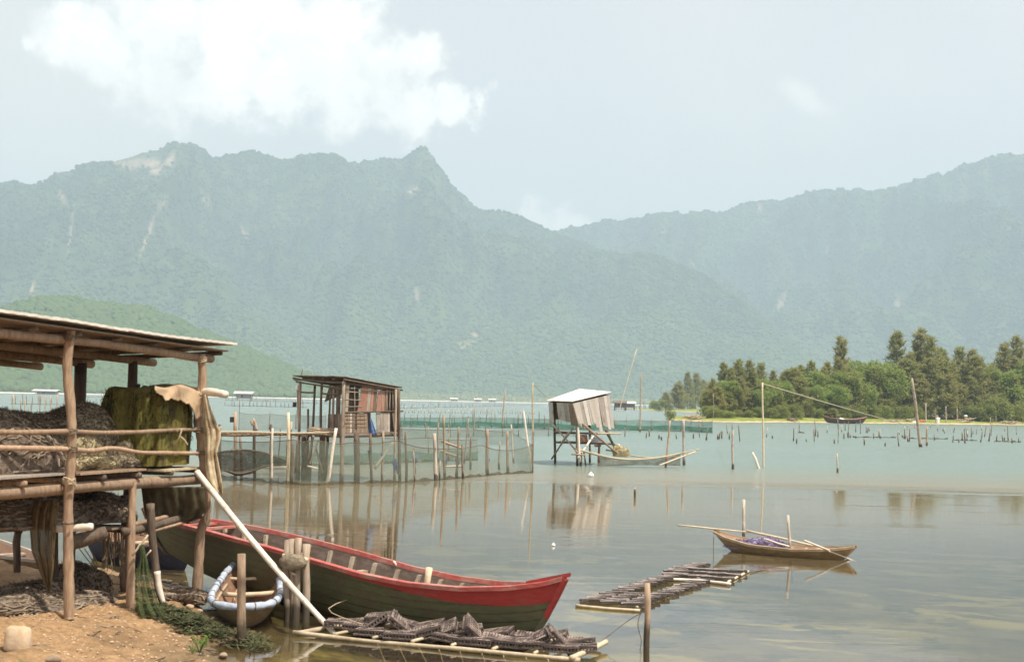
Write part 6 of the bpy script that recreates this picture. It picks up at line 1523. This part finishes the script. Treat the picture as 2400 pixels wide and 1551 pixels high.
# ------------------------------------------------------------------ trees of the spit
def quad_leaf(mb, p, d, l, w, rng):
    sd = d.cross(Vector((rng.gauss(0, .55), rng.gauss(0, .55), 1)))       # leaf faces turn mostly to the light above
    sd = sd.normalized() * w if sd.length > 1e-5 else Vector((w, 0, 0))
    mb.add([p - sd * .4, p + d * l * .5 - sd, p + d * l, p + d * l * .5 + sd], [(0, 1, 2, 3)])
def casuarina(seed, h, spread, slim=1.0, n_br=70, bare=.06):
    """feathery she-oak: slender trunk, rising limbs, sprays of drooping needles"""
    rng = random.Random(seed); tr = MB(); lf = MB()
    bend = [Vector((rng.uniform(-.3, .3), rng.uniform(-.3, .3), 0)) for _ in range(3)]
    def ax(s): return Vector((0, 0, s * h)) + bend[0] * math.sin(s * 3) + bend[1] * s * s * 1.2
    tr.tube([ax(i / 10) for i in range(11)], [.02 * h * (1 - .9 * i / 10) * .6 + .02 for i in range(11)], 6)
    lobes = [rng.uniform(.55, 1.25) for _ in range(9)]
    for k in range(n_br):
        s = bare + (.985 - bare) * ((k + rng.random()) / n_br) ** .9
        a = k * 2.4 + rng.uniform(-.5, .5)
        R_ = spread * (max(.02, 1 - s) ** .8) * (.55 + .45 * min(1, (s - bare + .05) / .22)) * lobes[int(a * 1.43) % 9] * rng.uniform(.7, 1.15) * slim + .25
        d = Vector((math.cos(a), math.sin(a), rng.uniform(.25, .8))).normalized(); p0 = ax(s); p1 = p0 + d * R_
        tr.tube([p0, p0.lerp(p1, .55) + Vector((0, 0, -.06 * R_)), p1], [.012 * h * (1 - s) * .35 + .012, .02, .008], 4, False)
        ns = int(5 + R_ * 3.8)
        for j in range(ns):
            q = p0.lerp(p1, .15 + .85 * (j + rng.random()) / ns) + Vector((rng.gauss(0, .22), rng.gauss(0, .22), rng.gauss(0, .18))) * (.4 + R_ * .18)
            out = (d + Vector((rng.gauss(0, .5), rng.gauss(0, .5), rng.gauss(.35, .4)))).normalized()
            for m in range(5):
                dd = (out + Vector((rng.gauss(0, .5), rng.gauss(0, .5), rng.gauss(0, .4)))).normalized()
                quad_leaf(lf, q, dd, rng.uniform(.45, 1.0), rng.uniform(.05, .10), rng)
    for j in range(10): quad_leaf(lf, ax(.93 + .007 * j), Vector((rng.gauss(0, .25), rng.gauss(0, .25), 1)).normalized(), rng.uniform(.5, .9), .06, rng)
    return tr, lf
def broadleaf(seed, h, spread, nl=16, trunkh=.25, per=300, leaf=.34):
    rng = random.Random(seed); tr = MB(); lf = MB(); base = Vector((0, 0, 0)); fork = Vector((rng.uniform(-.2, .2), rng.uniform(-.2, .2), h * trunkh))
    tr.tube([base, fork * .5 + Vector((.05, 0, 0)), fork], [.03 * h, .026 * h, .022 * h], 7)
    for k in range(nl):
        a = k * 2.4 + rng.uniform(-.4, .4); s = (k + .5) / nl; rr = spread * math.sin(min(1, .25 + s * .85) * math.pi * .62) * (1 - .75 * max(0, s - .55)) * rng.uniform(.35, .95)
        c = Vector((math.cos(a) * rr, math.sin(a) * rr, h * (trunkh + .05 + (.80 - trunkh) * s) + rng.uniform(-.3, .3))); lr = spread * rng.uniform(.30, .48) * (1 - .25 * s)
        tr.tube([fork, fork.lerp(c, .5) + Vector((0, 0, -.15)), c], [.012 * h, .008 * h, .003 * h], 5, False)
        for j in range(per):
            v = Vector((rng.gauss(0, 1), rng.gauss(0, 1), rng.gauss(0, 1))).normalized(); r = lr * (.45 + .6 * rng.random() ** .6)
            if v.z < -.55 and rng.random() < .6: continue
            q = c + Vector((v.x * r, v.y * r, v.z * r * .8)); d = (v + Vector((rng.gauss(0, .6), rng.gauss(0, .6), rng.gauss(-.1, .5)))).normalized()
            quad_leaf(lf, q, d, leaf * rng.uniform(.7, 1.4), leaf * rng.uniform(.25, .42), rng)
    return tr, lf
PROTO = {}
def proto(key, gen, h, lmat):
    tr, lf = gen; a = tr.mesh('trunk', smooth=True); a.materials.append(M['bark']); b = lf.mesh('crown'); b.materials.append(M[lmat]); PROTO[key] = (a, b, h)
for i in range(4): proto('cas%d' % i, casuarina(100 + i, 12, 4.0 + .35 * i), 12, 'leaf_casuarina')
proto('slim0', casuarina(120, 12, 2.7, 1.0, 64), 12, 'leaf_casuarina'); proto('slim1', casuarina(121, 12, 2.9, 1.0, 44, .35), 12, 'leaf_casuarina')
for i in range(2): proto('broad%d' % i, broadleaf(140 + i, 9, 3.4), 9, 'leaf_broad')
for i in range(2): proto('low%d' % i, casuarina(150 + i, 7, 3.2, 1.0, 60, .02), 7, 'leaf_casuarina')
for i in range(2): proto('bush%d' % i, broadleaf(160 + i, 4, 2.6, 11, .05, 240, .3), 4, 'leaf_bush')
SPIT_EDGE = [(1560, 981), (1575, 984), (1640, 988.5), (1700, 989.5), (1800, 990), (1900, 990.5), (2000, 991.5), (2100, 992), (2200, 993.5), (2300, 995), (2400, 996.5), (2600, 1001)]
def plant(px, off, ytop, key, wid, rng, name, label, cat, group, Y=None, zg=None):
    Ysh = G(px, float(interp(SPIT_EDGE, px))).y if Y is None else Y; Yt = Ysh + off
    z0 = zg if zg is not None else .42 + .6 * min(1, max(0, off - 6) / 24)
    top = P(px, ytop, Yt); hgt = top.z - z0; me_t, me_c, h0 = PROTO[key]; s = hgt / h0
    t = empty(name, (top.x, Yt, z0 - .15), label, cat, group); t.rotation_euler = (0, 0, rng.uniform(0, 6.28)); w = s * wid if wid else max(s, .8); t.scale = (w, w, s)
    for nm, me in (('trunk', me_t), ('crown', me_c)):
        o = bpy.data.objects.new(nm, me); COL.objects.link(o); o.parent = t
def build_trees():
    rng = random.Random(31)
    back = [(1671, 886, 'cas0'), (1697, 850, 'slim0'), (1712, 862, 'cas1'), (1730, 843, 'cas2'), (1757, 846, 'slim0'), (1784, 851, 'cas3'), (1815, 868, 'cas1'), (1835, 872, 'cas0'), (1853, 864, 'slim0'), (1876, 857, 'cas2'), (1905, 846, 'cas3'), (1938, 848, 'cas0'),
            (1976, 792, 'slim0'), (1968, 838, 'cas1'), (2004, 834, 'broad0'), (2032, 830, 'broad1'), (2050, 862, 'cas2'), (2076, 836, 'broad0'), (2097, 780, 'slim1'), (2128, 828, 'cas3'), (2158, 774, 'slim0'), (2150, 812, 'cas0'), (2182, 792, 'slim1'), (2204, 818, 'cas2'),
            (2228, 848, 'cas1'), (2252, 815, 'slim1'), (2276, 820, 'cas0'), (2298, 838, 'cas3'), (2316, 842, 'broad1'), (2348, 838, 'broad0'), (2356, 806, 'slim1'), (2384, 792, 'slim0'), (2410, 830, 'cas2'), (2450, 815, 'cas1'), (2500, 830, 'cas3'), (2560, 820, 'cas0')]
    for i, (px, yt, k) in enumerate(sorted(back)):
        kind = 'leafy round-crowned tree' if k.startswith('broad') else ('slim spire-topped casuarina' if k.startswith('slim') else 'feathery casuarina')
        wide = 1.0 if k.startswith('broad') else (1.05 if k.startswith('slim') else .95)
        plant(px, 26 + rng.uniform(-4, 10), yt, k, wide, rng, 'casuarina_tree' if 'cas' in kind else 'broadleaf_tree', (ORD[i] if i < 32 else 'outermost ' + ORD[i - 32]) + ' tree from the spit tip in the tall back row, a ' + kind, 'tree', 'tall trees of the spit')
    for i in range(26):
        px = 1700 + i * 28 + rng.uniform(-9, 9); yt = float(interp([(1690, 876), (1800, 882), (1880, 872), (2000, 860), (2150, 842), (2400, 846)], px)) + rng.uniform(-12, 12)
        k = rng.choice(['cas0', 'cas1', 'cas2', 'cas3', 'broad0', 'broad1'])
        plant(px, 22 + rng.uniform(-2, 3), yt, k, 1.15, rng, 'broadleaf_tree' if k[0] == 'b' else 'casuarina_tree', ORD[i] + ' tree from the spit tip in the middle row, half hidden between its neighbours', 'tree', 'middle trees of the spit')
    n = 0
    for i in range(32):
        px = 1652 + i * 25 + rng.uniform(-8, 8); yt = 918 - 26 * min(1, (px - 1640) / 300) + rng.uniform(-16, 14)
        k = rng.choice(['low0', 'low1', 'cas0', 'cas3', 'cas1', 'low1', 'broad1'] if px > 1700 else ['low0', 'low1'])
        plant(px, 17 + rng.uniform(-2, 5), yt, k, 1.15 if k.startswith('cas') else 1.05, rng, 'casuarina_tree' if k != 'broad1' else 'broadleaf_tree', ORD[n] + ' lower tree from the spit tip in the front row of the grove', 'tree', 'lower front trees of the spit'); n += 1
    n = 0
    for i in range(22):
        px = 1668 + i * 34 + rng.uniform(-10, 10)
        if 2150 < px < 2260: continue
        plant(px, 12 + rng.uniform(-1, 3), 952 + rng.uniform(-10, 8) - (8 if px > 2270 else 0), rng.choice(['bush0', 'bush1', 'low0']), None, rng, 'shrub', ORD[n] + ' shrub from the spit tip along the foot of the grove', 'shrub', 'shrubs at the foot of the grove'); n += 1
    for i, (px, yt) in enumerate(((2300, 940), (2335, 924), (2372, 932))):
        plant(px, 10, yt, 'bush%d' % (i % 2), 1.0, rng, 'shrub', ['yellow-green shrub left of the biggest one at the right end of the spit', 'biggest yellow-green shrub at the right end of the spit', 'yellow-green shrub at the picture edge on the spit'][i], 'shrub', 'yellow-green shrubs')
    far = [(1545, 932, 'bush0'), (1560, 920, 'low0'), (1585, 900, 'low1'), (1592, 893, 'cas1'), (1612, 872, 'cas0'), (1632, 875, 'cas3'), (1650, 890, 'cas2'), (1665, 898, 'low0'), (1572, 950, 'bush1'), (1600, 948, 'bush0'), (1622, 945, 'bush1')]
    for i, (px, yt, k) in enumerate(far):
        plant(px, 14 + (10 if k[0] != 'b' else 0), yt, k, 1.0 if k.startswith('cas') else 1.2, rng, 'casuarina_tree' if k[0] != 'b' else 'shrub', ORD[i] + (' tree' if k[0] != 'b' else ' shrub') + ' from the water on the sandy point beyond the spit', 'tree' if k[0] != 'b' else 'shrub', 'growth on the sandy point', Y=G(px, 964).y, zg=.7)
build_trees()

def far_woods():
    rng = random.Random(6); mb = MB()
    for k in range(5200):
        px = rng.uniform(560, 1600); D = float(interp([(560, 1800), (850, 1900), (1000, 2450), (1600, 2750)], px)) + rng.uniform(-10, 60)
        d = ray(px, 935); h = math.hypot(d.x, d.y); x, y = d.x / h * D, d.y / h * D
        top = (7 + 9 * float(fbm(px / 24., 1., 3, 8))); z = rng.random() ** .7 * top
        l = rng.uniform(1.5, 3.2); dd = Vector((rng.gauss(0, 1), rng.gauss(0, .4), rng.gauss(.2, 1))).normalized(); quad_leaf(mb, Vector((x, y, z + 1)), dd, l, l * .4, rng)
    o = mb.build('far_woods', M['leaf_casuarina'], None); tag(o, 'low dark woods along the far beach under the mountains', 'woods', kind='stuff')
far_woods()

# ------------------------------------------------------------------ things on the spit
def spit_pt(px, off, z): 
    Y = G(px, float(interp(SPIT_EDGE, px))).y + off; p = P(px, 980, Y); return Vector((p.x, Y, z))
def build_spit_things():
    rng = random.Random(14)
    a, b = P(1927, 978, 257), P(2032, 979, 259)
    h = Hull((a.x, a.y, 0), (b.x, b.y, 0), [(0, 1.35), (.12, 1.0), (.4, .72), (.7, .78), (.9, 1.05), (1, 1.3)], [(0, .1), (.5, -.1), (1, .1)], [(0, .05), (.08, .35), (.3, .75), (.7, .75), (.92, .35), (1, .05)], 1.0, .9, .5)
    t = empty('fishing_boat', h.pt(.5, 0, 1), 'dark fishing boat with white bundles beached on the spit', 'boat')
    h.shell(40, 10).build('hull', M['far_boat'], t, True); h.shell(40, 8, .03, 1, .05, .02).build('lining', M['boat_wood'], t, True)
    for s in (-1, 1): h.rail(s, .14, .12, 0, 1, 40).build('gunwale', M['plank_red'], t)
    for k in (.25, .45, .65, .8): h.cross(k, .9, .25, .06).build('thwart', M['boat_wood'], t)
    heap('bundle', h.pt(.42, .55, 1, .6), .55, .45, .75, M['white_plastic'], M['white_plastic'], 71, 'big white bundle heaped in the beached fishing boat', 'bundle', .2, 10, .2, h.ex, 60)
    heap('bundle', h.pt(.68, .55, 1, .6), .35, .35, .5, M['rim_fabric'], M['rim_fabric'], 72, 'smaller pale bundle in the stern of the beached fishing boat', 'bundle', .2, 10, .2, h.ex, 40)
    # stakes along the beach
    for (px, y0, off, r, m, lab) in ((2170, 945, 3, .13, 'spotted_post', 'pale stake beside the red tarp on the spit'), (2193, 957, 2, .07, 'wood_grey', 'thin stake behind the white sack on the spit'), (2217, 952, 1.0, .13, 'spotted_post', 'thick pale stake right of the white sack'),
                                     (2243, 957, 3, .11, 'spotted_post', 'pale stake before the driftwood pile'), (1672, 921, 8, .07, 'wood_grey', 'tall pale dead stick near the grassy tip of the spit'), (2321, 978, 2, .1, 'spotted_post', 'short pale stake near the big yellow shrub'), (2334, 974, 4, .08, 'wood_grey', 'second short stake near the big yellow shrub')):
        p = spit_pt(px, off, .1); tp = P(px, y0, p.y); tag(pole('beach_stake', p - Vector((0, 0, .4)), tp, r, r * .8, M[m], None, 6, .05, 7, rng, origin=p), lab, 'stake')
    # white sack hung on the stake at the waterline
    p = spit_pt(2198, 0.3, .0)
    mb = MB(); mb.tube([p + Vector((0, 0, z)) for z in (-.1, .3, .8, 1.15, 1.35)], [.30, .33, .30, .36, .18], 10); mb.tube([p + Vector((-.45, 0, 1.12)), p + Vector((0, 0, 1.2)), p + Vector((.5, 0, 1.15))], [.06, .16, .06], 8)
    tag(mb.build('white_sack', M['white_plastic'], None, True, p), 'white plastic sack hung on stakes at the waterline of the spit', 'sack')
    c = spit_pt(2161, 4, .35); heap('tarp_heap', c, .65, .45, .45, M['red_plastic'], M['red_plastic'], 73, 'small orange-red tarp heap on the spit beach', 'tarp', .3, 5, .3, None, 40)
    def pile(px, off, n, L, lab, zs, seed):
        rg = random.Random(seed); c = spit_pt(px, off, .4); t = empty('driftwood_pile', c, lab, 'driftwood')
        for k in range(n):
            a = rg.uniform(-.5, .5); d = Vector((math.cos(a), math.sin(a), rg.uniform(-.1, .25))) * L * rg.uniform(.4, 1); q = c + Vector((rg.gauss(0, L * .4), rg.gauss(0, .5), rg.random() ** 2 * zs))
            pole('branch', q - d / 2, q + d / 2, .07, .05, M[rg.choice(['bamboo', 'wood_post', 'thatch'])], t, 4, .06, 5, rg)
    pile(2262, 6, 34, 2.2, 'pale driftwood pile with planks right of the beach stakes', 1.0, 5); pile(2085, 3.5, 20, 2.4, 'flat scatter of driftwood on the beach right of the fishing boat', .25, 6); pile(2135, 5, 22, 2.2, 'low brush pile left of the red tarp', .5, 7)
    pile(1628, 7, 24, 2.0, 'grey brush pile on the grassy tip of the spit', .6, 8); pile(1905, 9, 10, 1.6, 'few pale branches on the grass left of the fishing boat', .2, 9); pile(2365, 4, 22, 2.5, 'dark brush heap at the right edge of the spit', .4, 10)
    c = spit_pt(1857, 4, .3); heap('covered_boat', c, .9, .5, .5, M['net_brown'], M['net_fuzz'], 74, 'small grey tarpaulin-covered heap on the grassy shore', 'tarp', .3, 20, .3, None, 60)
    p = spit_pt(2263, 7, 1.6); tag(MB().tube([p, p + Vector((0, 0, .12)), p + Vector((0, 0, .25)), p + Vector((0, 0, .3))], [.4, .42, .3, .08], 9).build('basin', M['white_plastic'], None, True, p), 'white basin turned over on top of the driftwood pile', 'basin')
    p = spit_pt(2143, 2.5, .25); tag(MB().box(p, (1.1, .5, .25)).box(p + Vector((.1, 0, .2)), (.7, .4, .16)).build('foam_box', M['white_plastic'], None, False, p), 'white foam box lying on sand left of the red tarp', 'box')
    # young mangrove at the tip of the spit and one off it
    plant(1571, -6, 955, 'bush0', .75, rng, 'mangrove_sapling', 'small mangrove sapling in the water off the spit tip', 'plant', None, Y=G(1571, 985).y, zg=.2)
    plant(1530, 0, 940, 'bush1', .9, rng, 'mangrove_sapling', 'tiny dark tree alone off the sandy point', 'plant', None, Y=G(1530, 960).y, zg=.1)
build_spit_things()

# ------------------------------------------------------------------ far huts on the water and the shore
def far_hut(px, py, D, w, h, roof, wall, label, legs=True):
    p = P(px, py, D); g = Vector((p.x, p.y, 0)); t = empty('far_hut', g, label, 'hut'); z0 = 1.2 if legs else .3
    for sx in (-1, 1):
        for sy in (-1, 1): pole('stilt', g + Vector((sx * w * .45, sy * w * .3, -.5)), g + Vector((sx * w * .45, sy * w * .3, z0 + h)), .16, .14, M['wood_dark'], t, 3, .02, 5)
    MB().box(g + Vector((0, 0, z0)), (w * 1.05, w * .75, .2)).build('floor', M['wood_dark'], t)
    MB().box(g + Vector((0, w * .05, z0 + h * .5)), (w * .86, w * .5, h * .95)).build('wall', M[wall], t)
    r = MB(); zt = z0 + h
    for sy in (-1, 1):
        r.prism(g + Vector((-w * .6, 0, zt + h * .5)), g + Vector((w * .6, 0, zt + h * .5)), g + Vector((w * .6, sy * w * .48, zt)), g + Vector((-w * .6, sy * w * .48, zt)), (0, 0, .15))
    r.build('roof', M[roof], t)
    MB().box(g + Vector((-w * .1, w * .05 - w * .255, z0 + h * .42)), (w * .16, .1, h * .7)).build('door', M['wood_dark'], t)
far_hut(110, 930, 1150, 17, 2.4, 'roof_sheet_grey', 'plank_grey', 'white-roofed far house on the shore seen left of the shed post', False)
far_hut(572, 944, 800, 9, 2.4, 'roof_sheet_grey', 'plank_grey', 'far white-roofed stilt hut on the lagoon right of the shed')
far_hut(1453, 960, 560, 4.5, 1.7, 'roof_old', 'plank_brown', 'dark jetty hut off the sandy point, nearer one')
far_hut(1477, 958, 620, 4, 1.6, 'roof_white', 'plank_brown', 'smaller jetty hut with pale roof off the sandy point')
for i, (px, D, lab) in enumerate(((1064, 1900, 'far white hut on the lagoon, first right of the plank hut'), (1120, 1950, 'far pale hut on the lagoon, second right of the plank hut'), (1154, 1900, 'far white hut on the lagoon left of the weathered pole'))):
    far_hut(px, 942, D, 9, 2.8, 'roof_sheet_grey', 'plank_grey', lab)
